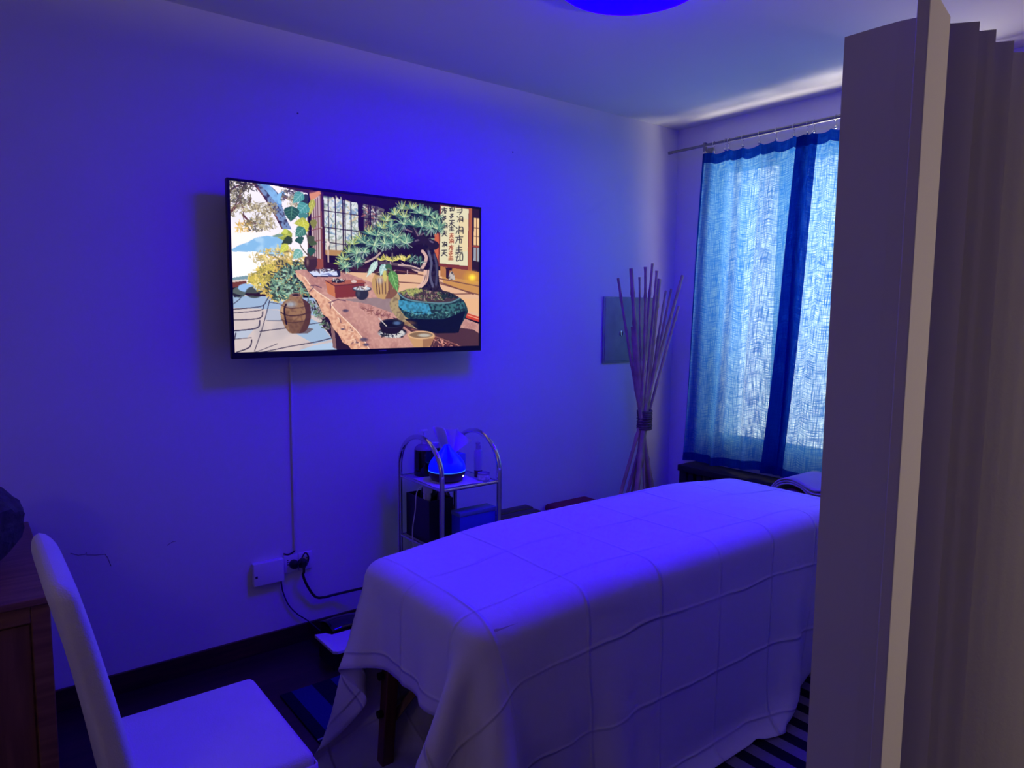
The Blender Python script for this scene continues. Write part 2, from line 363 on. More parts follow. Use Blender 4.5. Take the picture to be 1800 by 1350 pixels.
    for (x, y, r, n, cs) in ((130, 130, 75, 60, 0), (200, 120, 70, 40, 0), (120, 200, 60, 45, 1), (170, 230, 60, 26, 1), (130, 290, 70, 40, 2), (220, 280, 40, 14, 2), (190, 400, 55, 34, 3), (250, 390, 60, 40, 1), (320, 400, 50, 26, 2), (300, 320, 60, 40, 2), (360, 280, 50, 34, 2), (470, 190, 50, 30, 1), (520, 240, 50, 30, 2), (350, 380, 50, 20, 2), (280, 260, 30, 14, 2), (500, 150, 40, 16, 0)):
        cols = [((60, 52, 34), (84, 78, 44), (40, 34, 30)), ((96, 92, 66), (140, 130, 90), (60, 54, 50)), ((176, 160, 110), (204, 190, 150), (120, 108, 80)), ((210, 160, 60), (236, 190, 90), (180, 150, 70))][cs]
        specks([(x - r, y - r * .7), (x + r, y - r * .7), (x + r, y + r * .7), (x - r, y + r * .7)], n * 2, 5, 12, cols, .85)
    # patio
    poly([(100, 860), (300, 870), (640, 880), (700, 990), (810, 1220), (810, 1270), (100, 1270)], (206, 190, 186), 1, 2, (190, 178, 178))
    poly([(100, 868), (640, 880), (690, 1010), (420, 960), (110, 950)], (150, 176, 208), .9); poly([(600, 1010), (680, 1050), (760, 1160), (640, 1190), (500, 1110), (600, 1090)], (152, 178, 206), .95)
    poly([(330, 960), (450, 970), (450, 1040), (320, 1030)], (170, 180, 200), .8); poly([(110, 1100), (250, 1090), (200, 1150), (120, 1160)], (176, 190, 212), .8)
    poly([(500, 1250), (640, 1200), (760, 1180), (800, 1230)], (170, 196, 222), .9)
    for p, w in (([(112, 925), (150, 895), (165, 875)], 5), ([(112, 960), (290, 940), (330, 900), (345, 870)], 6), ([(112, 985), (290, 965), (310, 930)], 5), ([(115, 1032), (280, 1020), (305, 975)], 7), ([(118, 1105), (265, 1085), (285, 1035)], 8), ([(118, 1165), (128, 1120)], 8), ([(125, 1160), (230, 1150)], 4), ([(130, 1250), (215, 1215), (232, 1165)], 8), ([(250, 1240), (300, 1090), (330, 980), (350, 900)], 5), ([(285, 1108), (450, 1085), (470, 1080)], 6), ([(330, 1035), (450, 1035)], 4), ([(290, 1250), (500, 1205), (640, 1180), (760, 1150)], 6), ([(600, 1060), (690, 1045)], 5), ([(250, 1248), (290, 1235), (400, 1190)], 4), ([(345, 910), (430, 925)], 4)):
        line(curve(p), w, (52, 44, 66))
    # rocks and bush
    ell(150, 845, 48, 38, (86, 96, 92)); ell(200, 815, 60, 30, (150, 184, 226)); ell(250, 845, 60, 42, (70, 76, 70)); ell(285, 810, 40, 26, (170, 198, 232)); poly([(110, 850), (180, 872), (115, 880)], (36, 34, 40)); poly([(190, 850), (330, 850), (320, 872), (200, 868)], (44, 24, 30))
    bush = [(200, 770), (230, 700), (290, 640), (260, 600), (330, 560), (420, 520), (520, 560), (600, 620), (640, 700), (600, 760), (600, 860), (560, 870), (400, 910), (330, 880), (280, 840)]
    poly([(300, 690), (420, 620), (560, 640), (600, 700), (590, 860), (400, 890), (340, 850), (290, 800)], (52, 50, 46), .95)
    specks(bush, 620, 8, 18, ((214, 176, 80), (236, 206, 110), (178, 156, 70), (120, 108, 60), (240, 222, 150)), .9)
    specks([(330, 800), (420, 690), (520, 640), (620, 680), (600, 860), (400, 905)], 520, 8, 18, ((120, 160, 130), (84, 120, 100), (160, 196, 168), (50, 66, 58), (30, 30, 34)), .95)
    specks([(200, 780), (300, 660), (400, 640), (330, 800), (250, 800)], 160, 8, 16, ((230, 206, 96), (200, 180, 76), (150, 140, 60)), .95)
    specks([(210, 600), (300, 560), (420, 540), (560, 570), (560, 640), (300, 660), (220, 640)], 150, 5, 12, ((224, 196, 120), (170, 150, 90), (200, 170, 90)), .8)
    # house behind
    poly([(600, 90), (1760, 90), (1760, 960), (1000, 960), (760, 730), (600, 700)], (26, 12, 22))
    poly([(280, 104), (640, 150), (640, 182), (600, 178)], (58, 28, 26))
    poly([(612, 168), (690, 160), (712, 250), (712, 690), (650, 690), (628, 640), (625, 330)], (120, 66, 50)); poly([(612, 180), (680, 162), (690, 180), (625, 236)], (214, 140, 88)); poly([(626, 230), (682, 190), (690, 620), (634, 610)], (196, 172, 166))
    for x in (640, 654, 668): line([(x, 225 - (x - 640) * .6), (x + 6, 615)], 5, (96, 50, 50))
    for y in (330, 410, 490): line([(626, y + 16), (690, y)], 6, (130, 74, 66))
    poly([(640, 610), (712, 622), (712, 690), (655, 684)], (146, 74, 50))
    win = [(704, 198), (930, 240), (935, 440), (935, 560), (712, 556)]
    poly(win, (214, 218, 214)); specks(win, 260, 8, 20, ((150, 164, 150), (190, 196, 180), (230, 232, 230), (120, 140, 130), (206, 190, 150), (120, 150, 180)), .8)
    poly([(720, 480), (935, 500), (935, 562), (716, 556)], (196, 190, 170), .55)
    for x in (737, 782, 832, 845, 885): line([(x, 195), (x + 6, 560)], 7 if x != 832 else 9, (34, 16, 22))
    for y in (292, 402, 502): line([(704, y), (935, y + 30)], 6, (38, 18, 24))
    poly([(712, 556), (935, 562), (935, 600), (716, 592)], (176, 132, 76)); poly([(690, 170), (706, 172), (722, 690), (706, 690)], (58, 26, 26)); poly([(930, 236), (966, 244), (972, 470), (940, 470)], (32, 14, 20))
    line([(735, 520), (738, 690)], 8, (222, 190, 170)); ell(734, 515, 12, 22, (226, 210, 200))
    poly([(968, 246), (1060, 262), (1110, 280), (1060, 420), (972, 420)], (92, 84, 80)); specks([(968, 250), (1090, 270), (1060, 420), (972, 400)], 90, 6, 14, ((214, 214, 206), (176, 110, 90), (120, 130, 110), (60, 40, 44)), .9)
    for x in (1005, 1015, 1050): line([(x, 250), (x + 2, 420)], 8, (36, 16, 22))
    line([(968, 342), (1080, 350)], 7, (36, 16, 22))
    for x in (1060, 1120, 1160): line([(x, 560), (x, 700)], 10, (150, 130, 120), .7)
    poly([(1330, 470), (1440, 470), (1440, 560), (1380, 540)], (112, 128, 112)); line([(1412, 470), (1412, 560)], 6, (28, 14, 20))
    # tatami
    poly([(720, 690), (1300, 690), (1480, 690), (1760, 770), (1760, 1000), (1000, 1000)], (222, 176, 138)); poly([(1480, 690), (1760, 730), (1760, 860), (1500, 780)], (196, 140, 70))
    poly([(1480, 640), (1760, 700), (1760, 765), (1480, 730)], (178, 116, 56)); poly([(720, 640), (1330, 660), (1330, 720), (720, 700)], (46, 22, 26))
    poly([(780, 670), (1300, 690), (1330, 720), (940, 700)], (64, 34, 32), .8)
    for p in ([(1190, 690), (1760, 800)], [(1480, 780), (1760, 860)], [(1480, 770), (1700, 850)], [(1200, 770), (1380, 780)], [(1560, 850), (1680, 846)], [(820, 700), (1040, 790)]): line(p, 7, (112, 66, 52))
    poly([(1580, 880), (1760, 880), (1760, 985), (1650, 960)], (226, 176, 128)); poly([(1650, 975), (1745, 1005), (1745, 1040), (1650, 1010)], (196, 66, 34)); line([(1655, 990), (1745, 1020)], 5, (240, 170, 130))
    # alcove with scroll
    poly([(1440, 420), (1475, 420), (1475, 650), (1440, 640)], (200, 96, 52)); poly([(1476, 240), (1700, 262), (1680, 690), (1464, 660)], (120, 52, 36))
    poly([(1672, 262), (1700, 266), (1690, 690), (1664, 690)], (166, 88, 50)); poly([(1692, 262), (1745, 270), (1740, 700), (1690, 690)], (40, 20, 26))
    poly([(1484, 252), (1668, 274), (1660, 657), (1474, 642)], (222, 214, 176)); poly([(1600, 330), (1666, 340), (1662, 560), (1610, 560)], (232, 206, 150), .6)
    K = (22, 18, 20)
    def glyph(x, y, s, strokes, col=K, wd=5.2):
        for st in strokes: line(curve([(x + a * s, y + b * s) for a, b in st], 4), wd, col)
    G = [[[(-1, -1), (.2, -1.1), (.5, 0), (-.2, 1)], [(-.8, -.2), (.4, -.3)], [(-.8, .4), (.3, .3)]],
         [[(-1, -.8), (-.6, -.4)], [(-.9, .9), (-.5, .1)], [(-.1, -1), (-.2, 1)], [(-.1, -.6), (.8, -.7), (.9, .9)], [(0, .1), (.8, 0)], [(.2, .5), (.7, .45)]],
         [[(0, -1.2), (.1, -.8)], [(-1, -.6), (1, -.8)], [(-.3, -.6), (-1, 1)], [(-.3, 0), (.6, -.1), (.5, 1)], [(.1, -.5), (.1, 1)]],
         [[(-.8, -.4), (.8, -.6)], [(0, -1.2), (0, 1)], [(-.9, .3), (.9, .2)], [(-1, 1), (1, .9)]],
         [[(-1, -.8), (-.3, -.9), (-.8, 1), (-.1, .9)], [(-1, 0), (-.2, -.1)], [(.2, -.8), (.9, -.9), (.9, .8), (.2, .8), (.2, -.7)]],
         [[(-.8, -.9), (.8, -1)], [(0, -1), (-.2, .1), (-1, 1)], [(-.2, .1), (.9, 1)], [(-.7, 0), (.7, -.2)]],
         [[(-.6, -.8), (.6, -.9), (-.4, 0), (.6, .1), (-.6, 1)], [(-.9, .2), (-.2, .9)]]]
    for i, (x, y, s, g) in enumerate(((1612, 285, 24, 0), (1612, 340, 20, 1), (1608, 415, 26, 1), (1606, 480, 24, 2), (1604, 545, 22, 3), (1606, 598, 24, 4), (1506, 285, 18, 2), (1508, 335, 15, 6), (1508, 385, 18, 1), (1508, 440, 18, 5), (1508, 512, 16, 1), (1506, 572, 20, 5), (1556, 270, 15, 4), (1556, 320, 15, 6), (1556, 370, 20, 5), (1554, 405, 15, 3))):
        glyph(x, y, s, G[g])
    for i, (x, y, g) in enumerate(((1554, 455, 5), (1553, 490, 1), (1552, 535, 2), (1550, 572, 6), (1549, 603, 3))):
        ell(x, y, 24, 24, (246, 200, 150), .8, .6); glyph(x, y, 15, G[g], (150, 74, 40), 5)
    poly([(1704, 332), (1742, 336), (1742, 520), (1702, 514)], (236, 196, 140)); poly([(1702, 532), (1742, 536), (1742, 630), (1700, 620)], (150, 156, 160)); line([(1722, 334), (1720, 625)], 5, (90, 46, 30)); line([(1704, 400), (1742, 402)], 4, (90, 46, 30)); line([(1704, 456), (1742, 460)], 4, (90, 46, 30)); line([(1700, 523), (1742, 528)], 12, (150, 66, 40))
    ell(1690, 735, 70, 60, (226, 170, 30), .9, .9); ell(1692, 735, 30, 30, (255, 230, 60), 1, .8)
    poly([(1512, 668), (1560, 672), (1556, 690), (1540, 690), (1536, 748), (1516, 742), (1518, 690)], (46, 22, 26)); poly(curve([(1532, 752), (1540, 712), (1556, 694), (1572, 720), (1578, 754)]), (190, 180, 170), 1, 1, (70, 60, 60))
    # plank table
    poly([(700, 990), (790, 1050), (880, 1225), (800, 1235), (740, 1120), (690, 1060)], (36, 20, 32)); poly([(750, 1060), (790, 1075), (800, 1230), (765, 1215)], (130, 96, 92)); poly([(775, 1085), (850, 1170), (870, 1235), (790, 1235)], (40, 24, 34))
    specks([(600, 900), (650, 900), (750, 1090), (700, 1090)], 130, 6, 14, ((110, 146, 110), (40, 30, 36), (70, 90, 66), (150, 130, 130)), .9)
    plank = [(518, 698), (560, 690), (860, 712), (1040, 780), (1200, 860), (1500, 960), (1760, 1060), (1760, 1215), (890, 1232), (866, 1200), (830, 1180), (800, 1120), (770, 1090), (740, 1020), (700, 990), (660, 900), (610, 850), (570, 780), (530, 740)]
    poly(plank, (208, 156, 140), 1, 2, (186, 132, 120)); poly(plank, (150, 100, 96), .28, 1, (226, 178, 160))
    poly([(820, 890), (1150, 870), (1160, 980), (1000, 920)], (128, 116, 120), .7)
    poly([(518, 698), (530, 740), (570, 780), (610, 850), (660, 900), (700, 990), (740, 1020), (770, 1090), (800, 1120), (830, 1180), (866, 1200), (890, 1232), (1010, 1230), (930, 1110), (800, 980), (755, 920), (760, 905), (640, 820), (580, 740)], (226, 176, 144), 1, 1, (204, 146, 118))
    line(curve([(580, 740), (640, 820), (760, 905), (755, 925), (800, 980), (930, 1110), (1010, 1230)]), 5, (246, 216, 190))
    for p in ([(620, 800), (650, 795), (690, 812)], [(740, 912), (800, 890), (850, 900)], [(750, 915), (750, 950)], [(640, 806), (612, 840)]): line(p, 7, (110, 74, 84))
    for (x, y, r) in ((850, 965, 26), (970, 1160, 34), (985, 1195, 26), (830, 1090, 16), (925, 1180, 14)): ell(x, y, r, r * .5, (76, 64, 84), .9, .5)
    specks([(930, 920), (1100, 960), (1160, 1020), (980, 980)], 60, 5, 12, ((150, 96, 80), (120, 70, 66)), .8)
    specks([(800, 1010), (880, 1080), (960, 1200), (900, 1200)], 40, 6, 14, ((120, 74, 74), (240, 206, 180)), .8)
    poly([(1160, 1010), (1700, 1090), (1760, 1130), (1760, 1215), (1420, 1220), (1300, 1120)], (66, 38, 40), .92); specks([(1430, 1150), (1500, 1160), (1640, 1215), (1420, 1215)], 90, 6, 13, ((214, 150, 130), (120, 60, 50), (60, 20, 24)), .9)
    line([(1290, 1090), (1480, 1150), (1640, 1215)], 8, (150, 96, 84), .8)
    # tray, box, dark bowl
    poly([(592, 690), (760, 684), (818, 700), (815, 738), (640, 740)], (36, 36, 60)); poly([(606, 704), (790, 700), (800, 728), (640, 732)], (206, 214, 240)); poly([(690, 722), (740, 712), (770, 730)], (120, 130, 180)); specks([(620, 690), (780, 686), (790, 700), (640, 704)], 34, 6, 14, ((220, 220, 226), (90, 70, 80), (30, 26, 40)))
    poly([(716, 762), (780, 800), (790, 880), (732, 850)], (196, 116, 70)); poly([(716, 762), (960, 756), (986, 776), (778, 800)], (168, 92, 68)); poly([(778, 798), (976, 782), (970, 868), (782, 882)], (124, 50, 36)); line([(718, 764), (778, 798), (984, 778)], 6, (84, 34, 32)); ell(800, 765, 45, 14, (36, 30, 36)); specks([(760, 750), (850, 755), (840, 772), (765, 770)], 26, 5, 10, ((220, 214, 210), (30, 26, 30))); ell(905, 768, 20, 10, (214, 190, 180))
    ell(958, 850, 46, 46, (44, 44, 50)); ell(935, 850, 16, 30, (100, 104, 108), .5, .8); ell(958, 818, 68, 20, (50, 50, 56)); ell(958, 815, 60, 14, (190, 196, 206)); specks([(925, 802), (990, 802), (985, 820), (930, 820)], 30, 5, 10, ((236, 224, 214), (90, 70, 64)))
    # ribbed pot with plant
    poly(curve([(1044, 716), (1026, 760), (1030, 820), (1060, 872), (1090, 885)]) + curve([(1150, 885), (1190, 850), (1206, 790), (1196, 740), (1180, 716)]), (190, 150, 92)); poly(curve([(1130, 716), (1140, 800), (1110, 884)]) + curve([(1150, 885), (1190, 850), (1206, 790), (1196, 740), (1180, 716)]), (110, 66, 48), .8)
    for x in (1050, 1068, 1090, 1112, 1136): line(curve([(x, 750), (x + 6 - (x - 1090) * .1, 850)]), 6, (92, 58, 44))
    ell(1078, 760, 30, 34, (200, 200, 214), .6, .8); ell(1110, 714, 72, 16, (120, 84, 60)); ell(1110, 716, 60, 10, (40, 26, 24))
    # bonsai pot
    poly(curve([(1200, 846), (1150, 890), (1142, 930), (1165, 980), (1230, 1050), (1330, 1090), (1460, 1115), (1600, 1110)]) + curve([(1612, 1070), (1650, 1000), (1662, 960), (1640, 900), (1600, 870)]), (34, 66, 68), 1, 1, (22, 40, 46))
    poly(curve([(1200, 846), (1150, 890), (1142, 930), (1165, 980), (1230, 1050), (1330, 1090)]) + [(1330, 1060), (1240, 1000), (1200, 940), (1210, 880)], (176, 152, 106), .95, 1, (130, 110, 80))
    poly([(1200, 890), (1300, 905), (1420, 920), (1430, 985), (1320, 990), (1230, 960), (1200, 930)], (70, 160, 200), .85, 1, (50, 110, 130)); poly([(1400, 915), (1560, 915), (1640, 900), (1640, 960), (1560, 980), (1420, 985)], (60, 110, 110), .9, 1, (24, 40, 44)); specks([(1240, 960), (1420, 980), (1600, 960), (1560, 1010), (1300, 1010)], 120, 4, 9, ((20, 40, 46), (110, 170, 160)), .7)
    poly([(1240, 1020), (1500, 1020), (1650, 960), (1612, 1075), (1600, 1112), (1460, 1118), (1330, 1092)], (8, 10, 24), .9); ell(1270, 1046, 60, 20, (150, 100, 60), .6, .8)
    poly(curve([(1196, 842), (1260, 885), (1400, 906), (1540, 905), (1608, 876)]) + curve([(1600, 866), (1520, 830), (1400, 812), (1280, 815), (1196, 842)]), (70, 52, 48)); line(curve([(1196, 842), (1260, 887), (1400, 908), (1540, 907), (1610, 876)]), 9, (96, 132, 140))
    specks([(1205, 842), (1290, 815), (1420, 815), (1560, 850), (1590, 878), (1400, 900), (1270, 878)], 200, 4, 10, ((130, 150, 90), (60, 84, 60), (30, 36, 34), (190, 150, 140), (150, 110, 100)), .95); specks([(1210, 838), (1300, 810), (1370, 820), (1300, 860)], 90, 5, 11, ((176, 180, 96), (150, 156, 80)), .9); specks([(1480, 830), (1560, 850), (1600, 874), (1500, 890)], 70, 5, 11, ((26, 46, 40), (14, 24, 24)))
    # bonsai trunk and limbs
    poly(curve([(1340, 500), (1390, 560), (1400, 640), (1380, 720), (1345, 800), (1330, 815)]) + curve([(1510, 840), (1480, 800), (1468, 720), (1466, 640), (1440, 560), (1420, 510), (1350, 478)]), (44, 34, 44), 1, 1, (18, 12, 24))
    line(curve([(1400, 560), (1420, 640), (1410, 720), (1430, 800)]), 16, (96, 96, 122), .6); line(curve([(1440, 580), (1456, 680), (1450, 790)]), 14, (74, 74, 100), .6)
    for x in (1365, 1378, 1390): line(curve([(x + 10, 690), (x, 760), (x - 40, 806)]), 9, (220, 178, 160))
    line(curve([(1360, 560), (1385, 600), (1372, 650), (1340, 690), (1300, 680)]), [20] * 40, (206, 168, 156)); line(curve([(1440, 520), (1380, 492), (1300, 505), (1200, 545), (1100, 575), (1000, 600)]), [60, 58, 56, 54, 52, 50, 48, 46, 44, 42, 40, 40, 40, 38, 36, 36, 36, 34, 34, 34, 32, 32, 32, 30, 30, 30, 30, 28, 28, 28, 26, 26, 26, 24, 24, 24, 22, 22, 22, 20, 20], (34, 22, 32)); line(curve([(1430, 500), (1370, 478), (1310, 492)]), 12, (96, 84, 100), .8)
    line(curve([(1390, 500), (1330, 450), (1290, 400), (1250, 390)]), 40, (36, 24, 32)); line(curve([(1080, 575), (1040, 610), (980, 640)]), 12, (190, 160, 150)); line(curve([(1000, 610), (900, 660), (830, 680)]), 16, (60, 42, 46))
    line(curve([(1360, 690), (1280, 670), (1180, 650), (1080, 640)]), 18, (90, 70, 74)); line(curve([(1340, 680), (1280, 660), (1200, 655)]), 8, (210, 180, 170))
    for (x, y) in ((1150, 660), (1220, 640), (1180, 690), (1260, 690), (1300, 640)): line([(x, y), (x + rs.uniform(-40, 40), y + rs.uniform(-40, 40))], 6, (196, 164, 160))
    for (x0, y0, x1, y1) in ((1330, 455, 1300, 390), (1350, 450, 1400, 420), (1290, 430, 1240, 410)): line([(x0, y0), (x1, y1)], 10, (120, 96, 104))
    # needle pads: (x, y, r, tone)
    dk = ((20, 34, 38), (30, 50, 48)); gr = ((86, 140, 116), (56, 104, 92), (120, 170, 136), (40, 74, 70), (150, 190, 150)); yl = ((190, 200, 96), (150, 172, 84), (216, 214, 120), (110, 140, 80)); wh = ((196, 214, 200), (150, 180, 166), (30, 40, 46), (20, 24, 34))
    poly(curve([(1080, 370), (1150, 280), (1230, 240), (1340, 260), (1460, 310), (1500, 380), (1480, 430), (1400, 440), (1300, 400), (1200, 400), (1120, 420)]), (22, 26, 32)); poly(curve([(800, 660), (830, 560), (930, 470), (1060, 400), (1180, 410), (1290, 470), (1300, 500), (1180, 530), (1040, 560), (950, 640), (860, 690)]), (22, 28, 34))
    P = [(1225, 262, 62, 1), (1285, 258, 60, 1), (1180, 300, 62, 1), (1340, 285, 70, 0), (1400, 300, 72, 0), (1450, 330, 66, 0), (1120, 340, 66, 1), (1240, 320, 62, 1), (1475, 370, 66, 0), (1090, 390, 60, 1), (1150, 385, 60, 2), (1235, 365, 70, 2), (1300, 365, 74, 0), (1360, 375, 78, 2), (1420, 385, 76, 2), (1460, 395, 60, 2),
         (1010, 430, 66, 1), (1060, 440, 70, 0), (1130, 440, 80, 0), (1190, 450, 76, 0), (1250, 470, 66, 0), (950, 470, 62, 1), (900, 500, 62, 1), (980, 490, 70, 0), (1040, 505, 76, 2), (1110, 495, 70, 2), (1170, 490, 66, 2), (1250, 495, 56, 2), (870, 560, 62, 1), (925, 565, 76, 2), (975, 560, 50, 2), (840, 605, 60, 1), (820, 640, 52, 1), (930, 625, 56, 2), (850, 660, 52, 2)]
    for x, y, r, t in P:
        tuft(x, y + r * .3, r, 26, gr if t != 1 else yl + gr[:2], .1, 3.04, 6)
        if t == 2: tuft(x, y + r * .2, r * .95, 22, wh, 3.0, 6.4, 5); tuft(x, y + r * .2, r, 16, gr, 0, 6.28, 5)
        else: tuft(x, y + r * .3, r * .7, 8, dk, 3.3, 6.1, 6)
        tuft(x, y + r * .25, r * .8, 6, ((206, 222, 170), (176, 206, 160)), .3, 2.8, 4)
    for x, y in ((1085, 610), (1110, 600), (1135, 610), (1190, 605), (1220, 600), (1260, 600), (1160, 615), (1240, 612)): tuft(x, y + 14, 36, 16, ((220, 206, 90), (196, 186, 80), (240, 226, 130), (110, 120, 70)), .1, 3.0, 6)
    for x, y in ((1290, 600), (1325, 605), (1345, 620)): tuft(x, y + 14, 42, 18, wh + gr, 0, 6.28, 5)
    # hanging leaves of the ribbed pot
    def leaf(x0, y0, x1, y1, w, col, vein=None):
        dx, dy = x1 - x0, y1 - y0; L = math.hypot(dx, dy); nx, ny = -dy / L, dx / L; pr = ((0, 0), (.12, .7), (.3, 1), (.55, .8), (.8, .4), (1, 0))
        p = [(x0 + dx * t + nx * w * k, y0 + dy * t + ny * w * k) for t, k in pr] + [(x0 + dx * t - nx * w * k, y0 + dy * t - ny * w * k) for t, k in pr[::-1]]
        poly(p, col)
        if vein:
            line([(x0, y0), (x1, y1)], 4, vein)
            for t in (.2, .4, .6):
                for s in (-1, 1): line([(x0 + dx * t, y0 + dy * t), (x0 + dx * (t + .2) + s * nx * w * .75, y0 + dy * (t + .2) + s * ny * w * .75)], 3, vein, .8)
    leaf(1060, 630, 990, 735, 22, (176, 206, 196), (220, 236, 226)); leaf(1110, 650, 1080, 730, 26, (150, 190, 186), (220, 236, 226)); leaf(1110, 690, 1112, 775, 16, (200, 190, 100)); leaf(1150, 690, 1195, 838, 34, (86, 140, 66), (150, 200, 120)); leaf(1120, 650, 1160, 700, 22, (60, 100, 60)); line(curve([(1120, 720), (1130, 680), (1150, 690)]), 5, (120, 110, 70))
    # potted plant at the end of the plank
    for x, y in ((600, 480), (640, 560), (560, 540)): line(curve([(612, 606), (x, y), (x - 20, y - 60)]), 6, (80, 70, 40))
    line([(608, 606), (606, 420), (600, 300)], 7, (90, 70, 40))
    for a in ((640, 215, 610, 330, 22, (170, 170, 40), (210, 206, 90)), (560, 190, 600, 250, 40, (44, 52, 34), None), (570, 175, 505, 245, 38, (80, 150, 140), (150, 200, 190)), (600, 250, 530, 320, 46, (76, 150, 140), (140, 196, 190)), (500, 265, 490, 370, 54, (40, 84, 60), (100, 150, 120)), (570, 310, 575, 360, 36, (70, 130, 120), None), (640, 350, 640, 420, 24, (130, 130, 40), None), (600, 370, 510, 380, 34, (176, 180, 50), (210, 210, 100)), (570, 360, 590, 450, 36, (196, 196, 44), (220, 220, 110)), (580, 410, 520, 470, 40, (64, 120, 100), (130, 180, 160)), (500, 450, 405, 480, 40, (150, 160, 40), (200, 200, 100)), (500, 480, 430, 520, 30, (50, 66, 30), None), (470, 520, 420, 580, 26, (196, 200, 60), (220, 220, 120)), (560, 560, 505, 620, 34, (110, 170, 156), (190, 220, 210)), (640, 490, 620, 530, 34, (70, 90, 40), None), (630, 540, 620, 600, 28, (40, 84, 60), None), (620, 460, 625, 520, 26, (70, 80, 36), None), (470, 430, 430, 445, 20, (200, 206, 80), None), (440, 460, 365, 468, 12, (120, 150, 130), None), (540, 470, 560, 520, 32, (44, 84, 66), None)): leaf(*a)
    poly(curve([(580, 612), (578, 650), (596, 690), (622, 700)]) + curve([(640, 698), (660, 670), (664, 640), (660, 612)]), (62, 38, 34)); ell(600, 640, 12, 36, (150, 120, 104), .8, .8); ell(620, 610, 42, 12, (84, 56, 48))
    # tall jar
    jar = curve([(482, 862), (478, 885), (440, 912), (420, 960), (424, 1010), (450, 1080), (485, 1120)]) + curve([(550, 1122), (590, 1100), (615, 1040), (622, 970), (606, 915), (565, 885), (562, 862)])
    poly([(560, 1070), (640, 1090), (600, 1120), (500, 1122)], (96, 76, 74), .8); poly(jar, (150, 112, 78), 1, 1, (124, 88, 62)); poly(curve([(560, 880), (580, 940), (585, 1010), (560, 1080), (540, 1122)]) + curve([(550, 1122), (590, 1100), (615, 1040), (622, 970), (606, 915), (565, 885)]), (66, 36, 32), .8); poly([(450, 1020), (600, 1040), (580, 1100), (540, 1122), (490, 1120)], (90, 58, 40), .5)
    ell(490, 925, 50, 30, (170, 190, 216), .7, .8); ell(432, 970, 16, 60, (214, 176, 130), .7, .8)
    for y, w in ((935, 4), (985, 8), (1030, 4)): line(curve([(424, y - 4), (480, y + 16), (560, y + 10), (618, y - 12)]), w, (70, 42, 34))
    line(curve([(458, 925), (446, 960), (452, 1020), (460, 1060)]), 10, (34, 20, 24)); ell(522, 862, 42, 13, (160, 116, 96)); ell(522, 861, 32, 8, (44, 26, 28))
    # black bowl on saucer, tan cup
    ell(1160, 1110, 100, 38, (30, 26, 30)); ell(1155, 1118, 96, 30, (176, 176, 178)); specks([(1075, 1105), (1240, 1105), (1220, 1145), (1090, 1140)], 60, 6, 13, ((40, 38, 42), (210, 206, 200), (20, 18, 24))); poly(curve([(1072, 1050), (1084, 1095), (1120, 1120), (1190, 1118), (1230, 1080), (1240, 1040)]), (28, 20, 24)); ell(1155, 1050, 84, 33, (40, 38, 46)); ell(1155, 1052, 74, 25, (16, 16, 22)); ell(1190, 1048, 36, 18, (90, 120, 170), .8, .6); line([(1070, 1015), (1120, 1068)], 6, (206, 196, 190))
    poly([(1258, 1126), (1300, 1206), (1330, 1222), (1400, 1222), (1420, 1190), (1446, 1130)], (196, 148, 100)); poly([(1360, 1150), (1440, 1150), (1415, 1200), (1360, 1218)], (130, 84, 56), .6); ell(1351, 1128, 94, 30, (220, 176, 130)); ell(1351, 1128, 82, 22, (128, 100, 70)); ell(1372, 1130, 54, 15, (190, 184, 170), .9, .5)
    lin = np.where(IM <= .04045, IM / 12.92, ((IM + .055) / 1.055) ** 2.4)
    return IM, lin

# ------------------------------------------------------------------ television
TVX0, TVX1, TVZ0, TVZ1, TVY = .881, 2.116, 1.3245, 2.0425, 2.957   # front face at TVY
tv = thing('television', 'flat television on the wall showing a bonsai tree on a veranda', 'television', ((TVX0 + TVX1) / 2, TVY, TVZ0))
hwid = (TVX1 - TVX0) / 2; hh = TVZ1 - TVZ0
MB().rbox(-hwid, .004, 0, hwid, .030, hh, .004).build('casing', M_black, tv)
MB().rbox(-.40, .030, .08, .40, .060, hh - .22, .01).rbox(-.22, .060, .20, .22, YL - TVY - .001, .55, .004).build('wall_mount', M_black, tv)
bz = MB(); bz.box(-hwid, 0, 0, hwid, .006, .026).box(-hwid, 0, hh - .010, hwid, .006, hh).box(-hwid, 0, .026, -hwid + .011, .006, hh - .010).box(hwid - .011, 0, .026, hwid, .006, hh - .010)
bz.build('bezel', M_black, tv)
_, lin = screen_picture()
x0, x1, z0, z1 = -hwid + .011, hwid - .011, .026, hh - .010
gx, gy = np.meshgrid(x0 + (x1 - x0) * np.arange(PW) / (PW - 1), z1 - (z1 - z0) * np.arange(PH) / (PH - 1))
V = np.stack([gx.ravel(), np.full(PW * PH, .003), gy.ravel()], 1)
ii, jj = np.meshgrid(np.arange(PW - 1), np.arange(PH - 1)); q = (jj * PW + ii).ravel()
Fq = np.stack([q, q + PW, q + PW + 1, q + 1], 1)
me = bpy.data.meshes.new('screen'); me.vertices.add(PW * PH); me.vertices.foreach_set('co', V.astype(np.float32).ravel())
me.loops.add(Fq.size); me.loops.foreach_set('vertex_index', Fq.astype(np.int32).ravel()); me.polygons.add(len(Fq)); me.polygons.foreach_set('loop_start', np.arange(0, Fq.size, 4, dtype=np.int32)); me.update(calc_edges=True)
ca = me.color_attributes.new('picture', 'FLOAT_COLOR', 'POINT'); ca.data.foreach_set('color', np.concatenate([lin.reshape(-1, 3), np.ones((PW * PH, 1))], 1).astype(np.float32).ravel())
